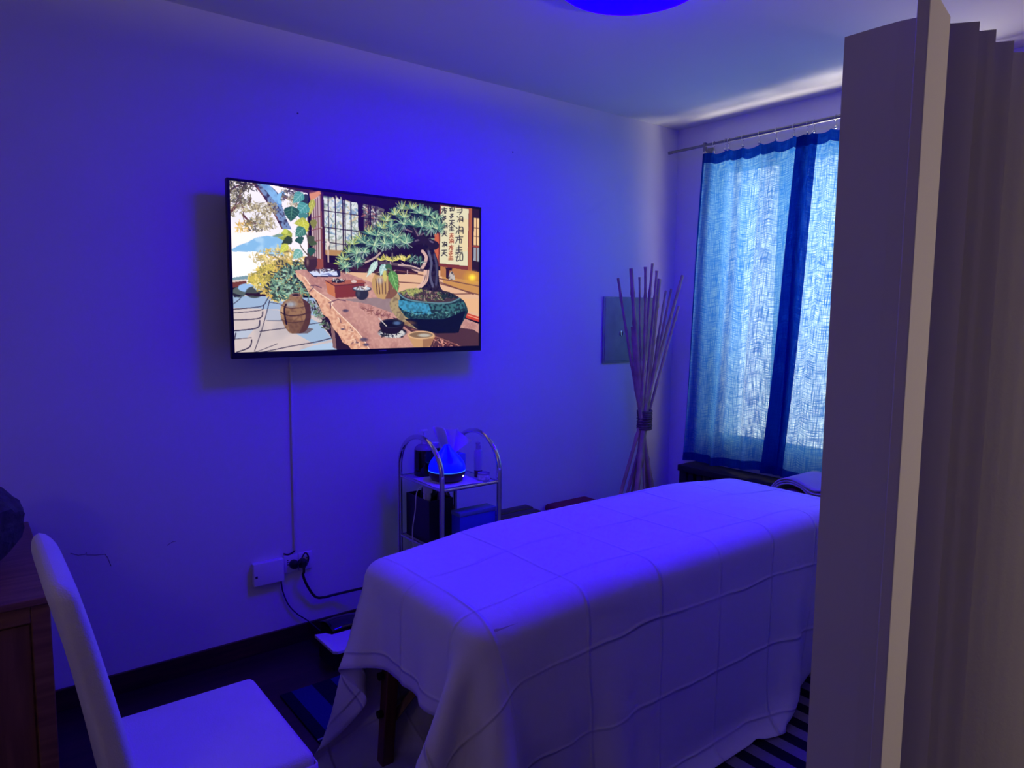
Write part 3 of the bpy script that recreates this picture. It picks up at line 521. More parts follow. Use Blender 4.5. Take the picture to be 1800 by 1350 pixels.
SM = bpy.data.materials.new('lit television screen'); SM.use_nodes = True; t = SM.node_tree; b = t.nodes['Principled BSDF']; at = t.nodes.new('ShaderNodeVertexColor'); at.layer_name = 'picture'
b.inputs['Base Color'].default_value = (.01, .01, .012, 1); b.inputs['Roughness'].default_value = .35; t.links.new(at.outputs[0], b.inputs['Emission Color']); b.inputs['Emission Strength'].default_value = 1.1
link('screen', me, SM, tv)
MB().box(.040, -.001, .014, .078, .001, .0165).build('logo_strip', mat('silver lettering', (.55, .55, .6), .4), tv)

# cable duct, junction box, outlets, plugs on the wall under the television
MB_ = MB().rbox(-.006, -.011, 0, .006, 0, .885, .002)
o = MB_.build('cable_duct', M_wall); o.location = (1.166, YL, .438); tag(o, 'thin white cable duct running down the wall from the television', 'cable duct')
jb = thing('junction_box', 'white oblong junction box on the wall left of the outlets', 'junction box', (1.037, YL, .316))
MB().rbox(-.068, -.030, 0, .068, 0, .103, .004).build('cover', M_white, jb)
MB().box(-.061, -.0315, .038, -.051, -.029, .048).build('latch', mat('dark slot', (.05, .05, .06), .6), jb)
def outlet(x, label, holes):
    t_ = thing('wall_outlet', label, 'outlet', (x, YL, .34), 0, 'outlets under the television')
    MB().rbox(-.033, -.012, 0, .033, 0, .082, .004).build('cover_plate', M_white, t_)
    h_ = MB()
    for dx, dz in holes: h_.tube([(dx, -.0115, dz), (dx, -.0128, dz)], .003, 10)
    h_.build('socket_holes', mat('dark slot', (.05, .05, .06), .6), t_)
outlet(1.143, 'white wall outlet next to junction box with black plug pushed in', [(-.015, .06), (-.015, .05), (-.015, .04)])
outlet(1.211, 'white wall outlet with three open holes right of the black plugs', [(.006, .055), (.006, .043), (.006, .031)])
def plug(x, z, label, path, r):
    t_ = thing('power_plug', label, 'plug', (x, YL - .013, z), 0, 'black plugs in the wall outlets')
    pb = MB(); pb.lathe([(.020, 0), (.021, .010), (.019, .024), (.012, .032), (0, .033)], 18)
    k = pb.build('plug_body', M_black, t_); k.rotation_euler = (math.pi / 2, 0, 0)
    MB().tube(spline([(a - x, b_ - YL + .013, c - z) for a, b_, c in path], 10), r, 8).build('cord', M_black, t_)
plug(1.152, .380, 'black power plug in the outlet nearest the junction box', [(1.152, 3.035, .380), (1.165, 3.02, .395), (1.20, 3.045, .425), (1.222, 3.06, .40), (1.218, 3.06, .372), (1.20, 3.055, .355), (1.175, 3.05, .365)], .0035)
plug(1.192, .378, 'black power plug with thick cord running behind the sheet', [(1.190, 3.036, .372), (1.188, 3.03, .345), (1.186, 3.035, .325), (1.21, 3.045, .265), (1.248, 3.05, .206), (1.29, 3.05, .193), (1.339, 3.05, .193), (1.41, 3.03, .20), (1.55, 2.95, .23)], .006)
o = MB().tube(spline([(1.166, YL - .006, .44), (1.150, YL - .010, .430), (1.130, YL - .008, .425), (1.112, YL - .005, .432)], 8), .0035, 6).build('cable_loop', M_black); tag(o, 'short black cable end curling out under the white duct', 'cable')
o = MB().tube(spline([(1.095, YL - .012, .318), (1.097, YL - .012, .295), (1.104, YL - .010, .255), (1.127, YL - .010, .192), (1.165, YL - .012, .140), (1.212, YL - .017, .097), (1.30, YL - .05, .012), (1.40, YL - .08, .006)], 8), .003, 6).build('thin_cable', mat('navy cable', (.02, .02, .06), .5)); tag(o, 'thin dark cable hanging from junction box down to the floor', 'cable')

# steel cover plate in the wall beside the bamboo
pn = thing('electrical_panel', 'square grey steel panel door in the wall behind the bamboo', 'electrical panel', (3.333, YL, 1.215))
M_panel = mat('worn grey steel paint', (.30, .34, .30), .5, .3, var=.16, scale=9)
MB().rbox(-.225, -.012, 0, .225, 0, .405, .002).build('frame', M_panel, pn)
MB().rbox(-.215, -.016, .010, .215, -.010, .395, .002).build('door', M_panel, pn)
MB().lathe([(.018, 0), (.018, .006), (.012, .010), (0, .010)], 20).build('lock', M_chrome, pn).matrix_local = Matrix.Translation((-.073, -.0155, .180)) @ Matrix.Rotation(math.pi / 2, 4, 'X')
MB().box(-.076, -.0275, .168, -.070, -.025, .192).build('key_slot', M_black, pn)

# ------------------------------------------------------------------ curtains, rod, rings
rod = thing('curtain_rod', 'thin metal curtain rod above the window with a wall bracket', 'curtain rod', (3.65, 0, 2.536))
MB().tube([(0, 3.020, 0), (0, 2.55, 0)], .0085, 12).tube([(0, 2.56, 0), (0, .82, 0)], .011, 12).build('pole', M_steel, rod)
MB().tube([(0, 3.022, 0), (0, 3.052, 0)], .010, 12).build('end_cap', M_steel, rod)
br = MB(); br.tube(spline([(.112, 2.81, -.030), (.06, 2.79, -.028), (.02, 2.778, -.030), (0, 2.774, -.014)]), .008, 8); br.rbox(.107, 2.79, -.07, .119, 2.84, .01, .004); br.rbox(-.012, 2.766, -.040, .012, 2.780, .016, .003)
br.build('bracket', M_steel, rod)
def hook(y, label):
    t_ = thing('curtain_ring', label, 'curtain ring', (3.65, y, 2.536), 0, 'rings on the curtain rod')
    MB().tube([(.016 * math.cos(g), 0, .016 * math.sin(g) - .003) for g in [2 * math.pi * k / 20 for k in range(20)]], .0016, 6, closed=True).build('ring', M_chrome, t_)
    MB().tube([(0, 0, -.019), (.001, 0, -.040)], .0016, 6).lathe([(0, -.058), (.006, -.056), (.009, -.050), (.006, -.042), (0, -.040)], 12).build('clip', M_chrome, t_)
RY = [2.708, 2.628, 2.604, 2.508, 2.401, 2.296, 2.190, 2.111, 2.075, 1.957, 1.84, 1.73, 1.62, 1.51]
words = ['first', 'second', 'third', 'fourth', 'fifth', 'sixth', 'seventh', 'eighth', 'ninth', 'tenth']
for i, y in enumerate(RY[:10]): hook(y, 'small metal ring and clip on the curtain rod, ' + words[i] + ' from the bracket end')
M_cur, M_hem = curtain_mat('sheer blue linen'), curtain_mat('doubled blue linen', True)
def curtain(name, label, ytop, ybot, ztop, zb0, zb1, seed, dx, fmax=.035, wmul=1.0):
    """ytop / ybot = (far edge, near edge); gathered linen hung from clips, with a hem at top, bottom and both sides"""
    rr = random.Random(seed); ph = [rr.uniform(0, 6.28) for _ in range(6)]
    root = thing(name, label, 'curtain', (3.65 + dx, 0, 0))
    wid = abs(ytop[0] - ytop[1]) * 1.25
    def surf(u, v):
        yt = ytop[0] + (ytop[1] - ytop[0]) * u; yb = ybot[0] + (ybot[1] - ybot[0]) * u; zb = zb0 + (zb1 - zb0) * u + .007 * math.sin(9 * u + ph[0])
        sag = 0.0
        ys_ = [q for q in RY]
        for a, b_ in zip(ys_[:-1], ys_[1:]):
            if b_ <= yt <= a: s_ = (yt - b_) / (a - b_); sag = .30 * (a - b_) * 4 * s_ * (1 - s_) * .5
        zt = ztop - sag; y = yt + (yb - yt) * v; z = zt + (zb - zt) * v
        f = u * wid
        amp = fmax * (.55 + .45 * v)
        x = amp * (.55 * math.sin(26 * f + ph[1] + .5 * math.sin(4 * v + ph[2])) + .35 * math.sin(47 * f + ph[3] - .8 * v) + .35 * math.sin(11 * f + ph[4] + .9 * v)) * wmul
        y += .010 * math.sin(26 * f + ph[1] + 1.3) + .012 * math.sin(5 * v + 9 * f + ph[5]) * v
        return (x, y, z), (f, v * (zt - zb))
    uvgrid('cloth', surf, 150, 60, M_cur, root)
    def strip(u0, u1, v0, v1, nm):
        def s2(a, c):
            p, q = surf(u0 + (u1 - u0) * a, v0 + (v1 - v0) * c); return (p[0] - .003, p[1], p[2]), q
        uvgrid(nm, s2, max(3, int(150 * (u1 - u0))), max(3, int(60 * (v1 - v0))), M_hem, root)
    strip(0, 1, 0, .030, 'top_hem'); strip(0, 1, .972, 1, 'bottom_hem'); return strip
st = curtain('curtain', 'sheer blue linen curtain, left panel beside the bamboo', (2.785, 2.094), (2.870, 2.16), 2.482, .585, .612, 3, 0)
st(0, .035, 0, 1, 'side_hem'); st(.955, 1, 0, 1, 'side_hem')
st = curtain('curtain', 'sheer blue linen curtain, bright right panel partly behind folding divider', (2.144, 1.50), (2.273, 1.50), 2.478, .604, .62, 8, -.030, .024)
st(0, .16, 0, 1, 'side_hem')

# dark radiator cover under the window
rc = thing('radiator_cover', 'black slatted radiator cover in the shadow under the curtains', 'radiator cover', (3.68, 1.86, -.035))
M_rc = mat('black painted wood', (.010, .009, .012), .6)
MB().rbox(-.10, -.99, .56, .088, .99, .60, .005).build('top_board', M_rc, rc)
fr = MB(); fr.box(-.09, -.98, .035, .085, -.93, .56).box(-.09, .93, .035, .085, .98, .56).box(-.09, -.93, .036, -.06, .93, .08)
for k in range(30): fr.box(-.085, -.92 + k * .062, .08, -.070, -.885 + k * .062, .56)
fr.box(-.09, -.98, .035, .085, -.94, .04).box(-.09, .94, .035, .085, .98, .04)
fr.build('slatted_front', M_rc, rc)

# ------------------------------------------------------------------ bamboo bundle
bam = thing('bamboo_bundle', 'bundle of dry bamboo canes tied with rope standing in the corner', 'bamboo bundle', (3.199, 2.80, 0))
M_bam = mat('dry brown bamboo', (.54, .38, .20), .5, var=.28, scale=14)
canes = [([2.959, 2.812, 1.716], [3.415, 2.803, 0.0], 1), ([2.996, 2.75, 1.769], [3.365, 2.861, 0.0], 1.5), ([3.228, 2.894, 1.734], [3.149, 2.718, 0], 0.8), ([3.069, 2.71, 1.779], [3.254, 2.882, 0.0], 1),
         ([3.107, 2.692, 1.8], [3.258, 2.919, 0], 1), ([3.14, 2.687, 1.76], [3.252, 2.933, 0.0], 1), ([3.337, 2.836, 1.725], [3.019, 2.735, 0.0], 1.7), ([3.408, 2.842, 1.658], [3.004, 2.75, 0.0], 0.9),
         ([3.268, 2.686, 1.662], [3.177, 2.962, 0.0], 0.9), ([3.435, 2.742, 1.747], [2.901, 2.862, 0], 1.2), ([3.417, 2.748, 1.566], [3.002, 2.896, 0.0], 1), ([3.061, 2.786, 1.444], [3.339, 2.787, 0.0], 1.5)]
rb = random.Random(4)
for a, b_, w in canes:
    A = Vector(b_) - Vector((3.199, 2.80, 0)); B = Vector(a) - Vector((3.199, 2.80, 0)); n = 64; pts = []; rad = []; step = rb.uniform(.17, .24); off = rb.uniform(0, .2)
    L_ = (B - A).length; bend = Vector((rb.uniform(-1, 1), rb.uniform(-1, 1), 0)) * .008
    for k in range(n + 1):
        s_ = k / n; d = ((s_ * L_ + off) % step); d = min(d, step - d); r = .0088 * w * (1.12 - .3 * s_)
        pts.append(A + (B - A) * s_ + bend * math.sin(math.pi * 2 * s_)); rad.append(r * (1 + (.32 if d < .014 else 0)))
    MB().tube(pts, rad, 10).build('cane', M_bam, bam)
rp = MB()
for k in range(8):
    z = .842 + k * .0145
    rp.tube([(.042 * math.cos(g) * (1 + .05 * math.sin(k * 2.1)), .036 * math.sin(g), z + .003 * math.sin(g + k)) for g in [2 * math.pi * q / 24 for q in range(24)]], .0078, 8, closed=True)
rp.build('rope', mat('brown rope', (.16, .11, .08), .9, var=.3, scale=40, bump=.6, bscale=200), bam)

# ------------------------------------------------------------------ trolley and what stands on it
cart = thing('trolley', 'chrome two arch serving trolley against the wall behind the sheet', 'trolley', (1.808, 2.783, 0))
CX, CY = .157, .187
def arch(x):
    a = [(x, -CY, .04), (x, -CY, .74)]
    for k in range(0, 25):
        g = math.pi * k / 24; a.append((x, -CY * math.cos(g), .785 + .165 * math.sin(g)))
    return a + [(x, CY, .74), (x, CY, .04)]
for s_ in (-1, 1): MB().tube(arch(s_ * CX), .0115, 14).build('arch', M_chrome, cart)
for z, nm in ((.735, 'top'), (.445, 'low'), (.16, 'low')):
    sh_ = MB().rbox(-CX + .012, -CY + .006, z - .006, CX - .012, CY - .006, z + .004, .003).build('shelf', mat('pale grey shelf', (.42, .42, .45), .35), cart)
    rl = MB()
    for y in (-CY, CY): rl.tube([(-CX, y, z), (CX, y, z)], .0075, 10)
    for x in (-CX, CX): rl.tube([(x, -CY, z), (x, CY, z)], .006, 10)
    rl.build('rail', M_chrome, sh_)
for x in (-CX, CX):
    for y in (-CY, CY):
        w_ = MB().lathe([(.012, -.008), (.02, -.006), (.02, .006), (.012, .008)], 18)
        k = w_.build('caster', M_black, cart); k.rotation_euler = (math.pi / 2, 0, 0); k.location = (x, y, .0205)
        MB().box(-.008, .015, -.012, .008, .035, .012).build('caster_fork', M_steel, k)
TZ = .7392
# paper mat
o = uvgrid('paper_mat', lambda u, v: (((u - .5) * .235, (v - .5) * .25, TZ + .0012 + .004 * (1 - v) ** 6 * math.sin(3 * u)), (u, v)), 16, 16, mat('white paper', (.80, .80, .79), .8)); o.location = (1.775, 2.735, 0); o.rotation_euler = (0, 0, -.05)
sd = o.modifiers.new('thickness', 'SOLIDIFY'); sd.thickness = .0012; tag(o, 'white paper mat under the glowing diffuser on trolley top', 'mat')
df_ = thing('aroma_diffuser', 'teardrop aroma diffuser with glowing blue dome and wooden base', 'diffuser', (1.766, 2.735, TZ + .006))
MB().lathe([(.064, 0), (.074, .006), (.082, .022), (.0855, .040), (.084, .044)], 40).build('base', mat('dark wood grain plastic', (.055, .02, .012), .35, var=.3, scale=20), df_)
DM = bpy.data.materials.new('glowing blue frosted plastic'); DM.use_nodes = True; b = DM.node_tree.nodes['Principled BSDF']; b.inputs['Base Color'].default_value = (.01, .012, .3, 1); b.inputs['Roughness'].default_value = .3; b.inputs['Emission Color'].default_value = (.0, .004, 1, 1); b.inputs['Emission Strength'].default_value = .8
dprof = spline([(.0842, .046, 0), (.0856, .060, 0), (.078, .085, 0), (.060, .110, 0), (.040, .130, 0), (.024, .148, 0), (.013, .163, 0), (.008, .166, 0)], 5)
MB().lathe([(q.x, q.y) for q in dprof], 40).build('dome', DM, df_)
RM = bpy.data.materials.new('blue rim glint'); RM.use_nodes = True; b = RM.node_tree.nodes['Principled BSDF']; b.inputs['Base Color'].default_value = (.1, .3, .8, 1); b.inputs['Emission Color'].default_value = (.02, .14, 1, 1); b.inputs['Emission Strength'].default_value = 1.6  # edge reflection of the dome, put in as a glowing ring
MB().tube([(.0852 * math.cos(g), .0852 * math.sin(g), .0465) for g in [2 * math.pi * k / 48 for k in range(48)]], .0016, 6, closed=True).build('rim_glint', RM, df_)
BM_ = bpy.data.materials.new('lit button'); BM_.use_nodes = True; b = BM_.node_tree.nodes['Principled BSDF']; b.inputs['Emission Color'].default_value = (.8, .85, 1, 1); b.inputs['Emission Strength'].default_value = 1.5
k = MB().lathe([(0, .003), (.0045, .002), (.005, 0)], 12).build('white_dot', BM_, df_); k.matrix_local = Matrix.Translation((.040, -.071, .026)) @ Matrix.Rotation(math.pi / 2, 4, 'X')  # small white emissive dot on the diffuser base
# amber pump bottle, second dark bottle
M_amber = mat('near black amber glass', (.012, .008, .006), .12, var=.1, coat=.4)
pb = thing('pump_bottle', 'tall dark lotion bottle with white pump at trolley back corner', 'bottle', (1.748, 2.905, TZ))
MB().lathe([(.0, 0), (.048, 0), (.051, .005), (.049, .118), (.048, .125)], 28).build('body', M_amber, pb)
MB().lathe([(.048, .125), (.046, .134), (.032, .146), (.018, .150), (.018, .152)], 28).build('shoulder', mat('grey clear plastic', (.28, .28, .32), .2), pb)
pm = MB().lathe([(.017, .152), (.017, .175), (.009, .180), (.006, .181), (.006, .212)], 20); pm.rbox(-.018, -.010, .210, .016, .010, .220, .003); pm.tube([(-.016, 0, .214), (-.032, 0, .210)], .004, 8)
pm.build('pump', M_white, pb)
o = thing('lotion_bottle', 'dark bottle with pale cap behind the arch beside the pump bottle', 'bottle', (1.832, 2.942, TZ))
MB().lathe([(0, 0), (.025, 0), (.026, .004), (.026, .112), (.022, .118)], 24).build('body', M_amber, o); MB().lathe([(.022, .118), (.022, .132), (.019, .142), (0, .142)], 24).build('cap', M_white, o)
# tissue box
tb = thing('tissue_box', 'blue tissue box with a crumpled white tissue pulled out', 'tissue box', (1.876, 2.862, TZ))
MB().rbox(-.050, -.048, 0, .050, .048, .098, .003).build('carton', mat('blue carton', (.12, .16, .62), .6), tb)
def tis(u, v):
    # a pleated sheet pulled up through the slot: fans out and folds over towards the right
    w = .018 + .060 * v ** .8; x = (u - .5) * 2 * w - .012 + .045 * v * (u > -1) * (u - .2); fold = .012 + .016 * v
    y = fold * math.sin(u * 17 + 1.2 * v) + .010 * math.sin(u * 7 + 5 * v) * v
    z = .098 + v * (.125 - .070 * max(0, u - .42) ** 1.2 * 1.6 + .014 * math.sin(u * 11 + .5)) 
    return (x, y, z), (u, v)
uvgrid('tissue', tis, 60, 16, mat('white tissue', (.82, .82, .82), .9), tb).modifiers.new('t', 'SOLIDIFY').thickness = .0012
sp = thing('spray_bottle', 'slim clear frosted spray bottle with pale cap under the right arch', 'bottle', (1.998, 2.80, TZ)); sp.location.x = 1.93; sp.location.y = 2.715
M_fro = mat('frosted clear plastic', (.42, .42, .52), .35, var=.03)
MB().lathe([(0, .034), (.0195, .034), (.0195, .125), (.015, .132), (.010, .134)], 24).build('body', M_fro, sp)
MB().lathe([(0, 0), (.018, 0), (.0195, .003), (.0195, .034)], 24).build('liquid', mat('brown oil', (.10, .035, .02), .2), sp)
MB().lathe([(.010, .134), (.012, .136), (.012, .152), (.006, .154), (.006, .166), (0, .168)], 18).rbox(-.012, -.006, .156, .008, .006, .168, .002).build('spray_head', mat('pale lilac plastic', (.42, .36, .44), .4), sp)
gj = thing('glass_jar', 'small round glass jar with a printed band at trolley front', 'jar', (1.908, 2.640, TZ))
M_jar = mat('clear thick glass', (.36, .36, .48), .08, var=.02, coat=.6)
MB().lathe([(0, 0), (.024, 0), (.027, .003), (.028, .038), (.0255, .038), (.0245, .010), (0, .009)], 28).build('body', M_jar, gj)
MB().lathe([(.0283, .008), (.0288, .012), (.0288, .026), (.0283, .030)], 28).build('printed_band', mat('pale printed band', (.62, .60, .72), .5, var=.5, scale=60), gj)
# lower shelf
LZ = .4495
bx = thing('storage_box', 'blue box with pale lid on the trolley lower shelf', 'box', (1.856, 2.645, LZ))
MB().rbox(-.101, -.035, 0, .101, .035, .150, .003).build('carton', mat('strong blue card', (.03, .05, .52), .55), bx)
MB().rbox(-.103, -.037, .146, .103, .037, .166, .003).build('lid', mat('teal grey lid', (.12, .20, .34), .5), bx)
bn = thing('black_bin', 'black open bin holding bottles on the trolley lower shelf', 'bin', (1.738, 2.845, LZ))
bm_ = MB()
for (a0, b0, a1, b1) in ((-.065, -.105, .065, -.101), (-.065, .101, .065, .105), (-.065, -.101, -.061, .101), (.061, -.101, .065, .101)): bm_.box(a0, b0, 0, a1, b1, .205)
bm_.box(-.061, -.101, 0, .061, .101, .004); bm_.build('walls', M_black, bn)
o = thing('dark_pump_bottle', 'black bottle with black pump standing up in the bin', 'bottle', (1.752, 2.875, LZ + .0045)); MB().lathe([(0, 0), (.040, 0), (.041, .004), (.041, .20), (.030, .232), (.014, .245)], 24).build('body', M_black, o); MB().lathe([(.017, .245), (.019, .25), (.019, .284), (0, .284)], 18).build('cap', M_black, o)
o = thing('white_sprayer', 'white trigger sprayer leaning out of the black bin', 'sprayer', (1.702, 2.80, LZ + .0045)); MB().lathe([(0, 0), (.022, 0), (.022, .16), (.012, .19)], 20).build('body', M_fro, o); MB().lathe([(.013, .19), (.015, .20), (.014, .225)], 16).rbox(-.022, -.014, .222, .020, .014, .262, .007).rbox(-.022, -.008, .17, -.012, .008, .224, .003).build('trigger_head', M_white, o)
o = thing('clear_bottle', 'clear rounded bottle with dark neck beside the bin under the shelf', 'bottle', (1.776, 2.80, LZ + .0045)); MB().lathe([(0, 0), (.020, 0), (.021, .01), (.021, .18), (.016, .215), (.008, .236)], 22).build('body', mat('smoky clear plastic', (.20, .18, .24), .15), o); MB().lathe([(.010, .236), (.010, .262), (0, .262)], 14).build('cap', M_black, o)
o = thing('wooden_roller', 'dark wooden stick with gold stripe leaning behind the blue box', 'stick', (1.860, 2.83, LZ)); k = MB().rbox(-.016, -.010, 0, .016, .010, .285, .006).build('stick', mat('dark brown wood', (.09, .045, .03), .5), o); k.rotation_euler = (0, -.36, 0); k.location = (.035, 0, .006); MB().box(-.004, -.0112, .03, .001, -.0102, .25).build('stripe', mat('dull gold', (.5, .36, .2), .35, .8), k)
o = MB().tube(spline([(1.712, 2.71, TZ + .004), (1.675, 2.745, TZ + .003), (1.640, 2.79, .70), (1.633, 2.80, .60), (1.630, 2.82, .50), (1.638, 2.82, .38), (1.645, 2.84, .2), (1.62, 2.86, .01)], 8), .0025, 6).build('power_cable', M_white); tag(o, 'thin white cable hanging down the left side of the trolley', 'cable')

# slatted stool and red pouf behind the sheet
sl = thing('slatted_stool', 'dark wooden slatted bench end against the wall right of trolley', 'bench', (2.26, 2.86, 0))
for k in range(4): MB().rbox(-.20, -.165 + k * .085, .425, .215 - .012 * (3 - k), -.095 + k * .085, .450, .008).build('slat', M_pine if False else M_dark, sl)
for x in (-.14, .14): MB().box(x - .02, -.15, .395, x + .02, .15, .4255).build('crossbar', M_dark, sl)
for x in (-.14, .14):
    for y in (-.13, .13): MB().box(x - .018, y - .018, 0, x + .018, y + .018, .396).build('leg', M_dark, sl)
pf = thing('red_pouf', 'dark red padded pouf barely showing behind sheet beside slatted bench', 'pouf', (2.80, 2.89, 0))
M_red = mat('dark red fabric', (.22, .015, .03), .8, bump=.2, bscale=200)
MB().rbox(-.16, -.16, .0, .16, .16, .375, .03).build('body', M_red, pf); MB().rbox(-.165, -.165, 0.372, .165, .165, .418, .022).build('cushion', M_red, pf)

# ------------------------------------------------------------------ massage table
BX0, BX1, BY0, BY1, BZ = .995, 2.985, 1.405, 2.060, .722
tbl = thing('massage_table', 'wooden folding massage table under the white sheet', 'massage table', ((BX0 + BX1) / 2, (BY0 + BY1) / 2, 0))
hx, hy = (BX1 - BX0) / 2, (BY1 - BY0) / 2
def crown(x):
    # the padding is a little higher and wider along the middle of the table
    q = max(0.0, min(1.0, (x + hx) / .55)) * max(0.0, min(1.0, (hx - x) / .55)); return q * q * (3 - 2 * q)
CRZ, CRW = .030, .06
pt = uvgrid('padded_top', lambda u, v: ((0, 0, 0), (u, v)), 40, 24, mat('cream vinyl', (.5, .46, .4), .5), tbl)
n_ = 0
for j in range(25):
    for i in range(41):
        g = 2 * math.pi * j / 24; x = (-hx + 2 * hx * i / 40) * (1 - .014 / hx); k = crown(x); e = .06 * (1 - min(1, (hx - abs(x)) / .05)) ** 2
        yy = math.copysign(abs(math.cos(g)) ** .30, math.cos(g)); zz = math.copysign(abs(math.sin(g)) ** .55, math.sin(g))
        pt.data.vertices[n_].co = (x, yy * (hy * (1 + CRW * k) - .002 - e), .688 + zz * (.033 - e * .45) + (CRZ * k * max(0, 1 - abs(yy) ** 3 * .5) if zz > 0 else 0)); n_ += 1
b_ = bmesh.new(); b_.from_mesh(pt.data); bmesh.ops.remove_doubles(b_, verts=b_.verts, dist=.0005); bmesh.ops.holes_fill(b_, edges=[e for e in b_.edges if e.is_boundary]); bmesh.ops.recalc_face_normals(b_, faces=b_.faces); b_.to_mesh(pt.data); b_.free()
fr = MB()
for y in (-hy + .03, hy - .065): fr.box(-hx + .03, y, .585, hx - .03, y + .035, .655)
for x in (-hx + .03, -.02, hx - .065): fr.box(x, -hy + .065, .585, x + .035, hy - .065, .655)
fr.build('frame', M_legw, tbl, bevel=.003)
for sx in (-1, 1):
    for sy in (-1, 1):
        lg = MB(); a = Vector((sx * (hx - .085), sy * (hy - .075), .62)); b_ = Vector((sx * (hx - .065), sy * (hy - .035), .0085)); w = .021
        v = []
        for p in (b_, a):
            v += [(p.x - w, p.y - w, p.z), (p.x + w, p.y - w, p.z), (p.x + w, p.y + w, p.z), (p.x - w, p.y + w, p.z)]
        lg.add(v, [(3, 2, 1, 0), (4, 5, 6, 7), (0, 1, 5, 4), (1, 2, 6, 5), (2, 3, 7, 6), (3, 0, 4, 7)])
        lo = lg.build('leg', M_legw, tbl, bevel=.003)
        for z in (.20, .335):
            kn = MB(); yy = sy * (hy - .035 - .04 * z / .6)
            kn.tube([(sx * (hx - .067) + sx * .020, yy, z), (sx * (hx - .067) + sx * .034, yy, z)], .013, 12); kn.build('knob', M_black, lo)
        bc = MB(); p = Vector((sx * (hx - .045) - sx * .03, sy * (hy - .040), .145)); q_ = Vector((sx * .36, sy * (hy - .05), .62)); bc.tube([p, q_], .017, 4); bc.build('brace', M_legw, tbl)

# the white sheet: a cloth relaxed over the table (position based), with ironed fold creases
def make_sheet():
    h = .030; X0, X1, Y0, Y1 = BX0 - .262, BX1 + .24, BY0 - .740, BY1 + .705
    nx = int(round((X1 - X0) / h)) + 1; ny = int(round((Y1 - Y0) / h)) + 1
    rs = np.random.RandomState(2)
    ux, uy = np.meshgrid(np.arange(nx) * h, np.arange(ny) * h, indexing='ij')
    x = np.stack([X0 + ux, Y0 + uy, np.full_like(ux, BZ + .02)], -1)
    # slight turn of the cloth on the table
    a = math.radians(-.7); c0 = np.array([(BX0 + BX1) / 2, (BY0 + BY1) / 2]); d = x[..., :2] - c0
    x[..., :2] = c0 + np.stack([d[..., 0] * math.cos(a) - d[..., 1] * math.sin(a), d[..., 0] * math.sin(a) + d[..., 1] * math.cos(a)], -1)
    x[..., 2] += rs.rand(nx, ny) * .004
    prev = x.copy(); dt = 1 / 150.
    lo = np.array([BX0, BY0, .30]); hi = np.array([BX1, BY1, BZ]); r = .052; th = .007
    cen = (lo + hi) / 2; half = (hi - lo) / 2 - r
    sl = lambda i, j: (slice(i[0], i[1], i[2]), slice(j[0], j[1], j[2]))
    cons = []
    def addc(dx, dy, k):
        L = h * math.hypot(dx, dy)
        # colour the edges so that no two of a set share a vertex
        for o in range(2):
            if dx and not dy:
                i0 = np.array([i for i in range(nx - dx) if (i // dx) % 2 == o]); 
                if len(i0): cons.append((np.ix_(i0, np.arange(ny)), np.ix_(i0 + dx, np.arange(ny)), L, k))
            elif dy and not dx:
                j0 = np.array([j for j in range(ny - dy) if (j // dy) % 2 == o])
                if len(j0): cons.append((np.ix_(np.arange(nx), j0), np.ix_(np.arange(nx), j0 + dy), L, k))
            else:
                i0 = np.array([i for i in range(nx - 1) if i % 2 == o])
                jj_ = np.arange(ny - 1)
                if dy > 0: cons.append((np.ix_(i0, jj_), np.ix_(i0 + 1, jj_ + 1), L, k))
                else: cons.append((np.ix_(i0, jj_ + 1), np.ix_(i0 + 1, jj_), L, k))
    addc(1, 0, 1.0); addc(0, 1, 1.0); addc(1, 1, .10); addc(1, -1, .10); addc(3, 0, .012); addc(0, 3, .012)
    g = np.array([0, 0, -9.8])
    for it in range(760):
        damp = .985 if it < 600 else .93
        v = (x - prev) * damp; v = np.clip(v, -.03, .03); prev = x.copy()
        x = x + v + g * dt * dt
        for s in range(8):
            for A, B, L, k in cons:
                pa = x[A]; pb = x[B]; dd = pb - pa; ln = np.sqrt((dd * dd).sum(-1, keepdims=True)) + 1e-9
                cc = dd * (.5 * k * (ln - L) / ln)
                if k < .3: cc = np.where(ln < L, cc, 0)
                x[A] = pa + cc; x[B] = pb - cc
            q = x - cen; qq = np.clip((x[..., 0] - BX0) / .55, 0, 1) * np.clip((BX1 - x[..., 0]) / .55, 0, 1); qq = qq * qq * (3 - 2 * qq)
            q[..., 2] -= CRZ * qq; q[..., 1] /= 1 + CRW * qq; e = np.abs(q) - half; eo = np.maximum(e, 0); ln = np.sqrt((eo * eo).sum(-1)); ins = np.minimum(e.max(-1), 0)
            sd = ln + ins - r - th; hit = sd < 0
            if hit.any():
                n_ = np.where((ln > 1e-6)[..., None], eo / (ln[..., None] + 1e-9), 0) * np.sign(q)
                deep = hit & (ln <= 1e-6); n_[deep] = (0, 0, 1); push = np.where(deep, BZ + CRZ * qq + th - x[..., 2], -sd)
                x = np.where(hit[..., None], x + n_ * push[..., None], x)
                if s == 7:
                    stick = (hit & (n_[..., 2] > .75))[..., None]; x[..., :2] = np.where(stick, prev[..., :2] + (x[..., :2] - prev[..., :2]) * .06, x[..., :2])
            x[..., 2] = np.maximum(x[..., 2], .016)
    return x, nx, ny, h

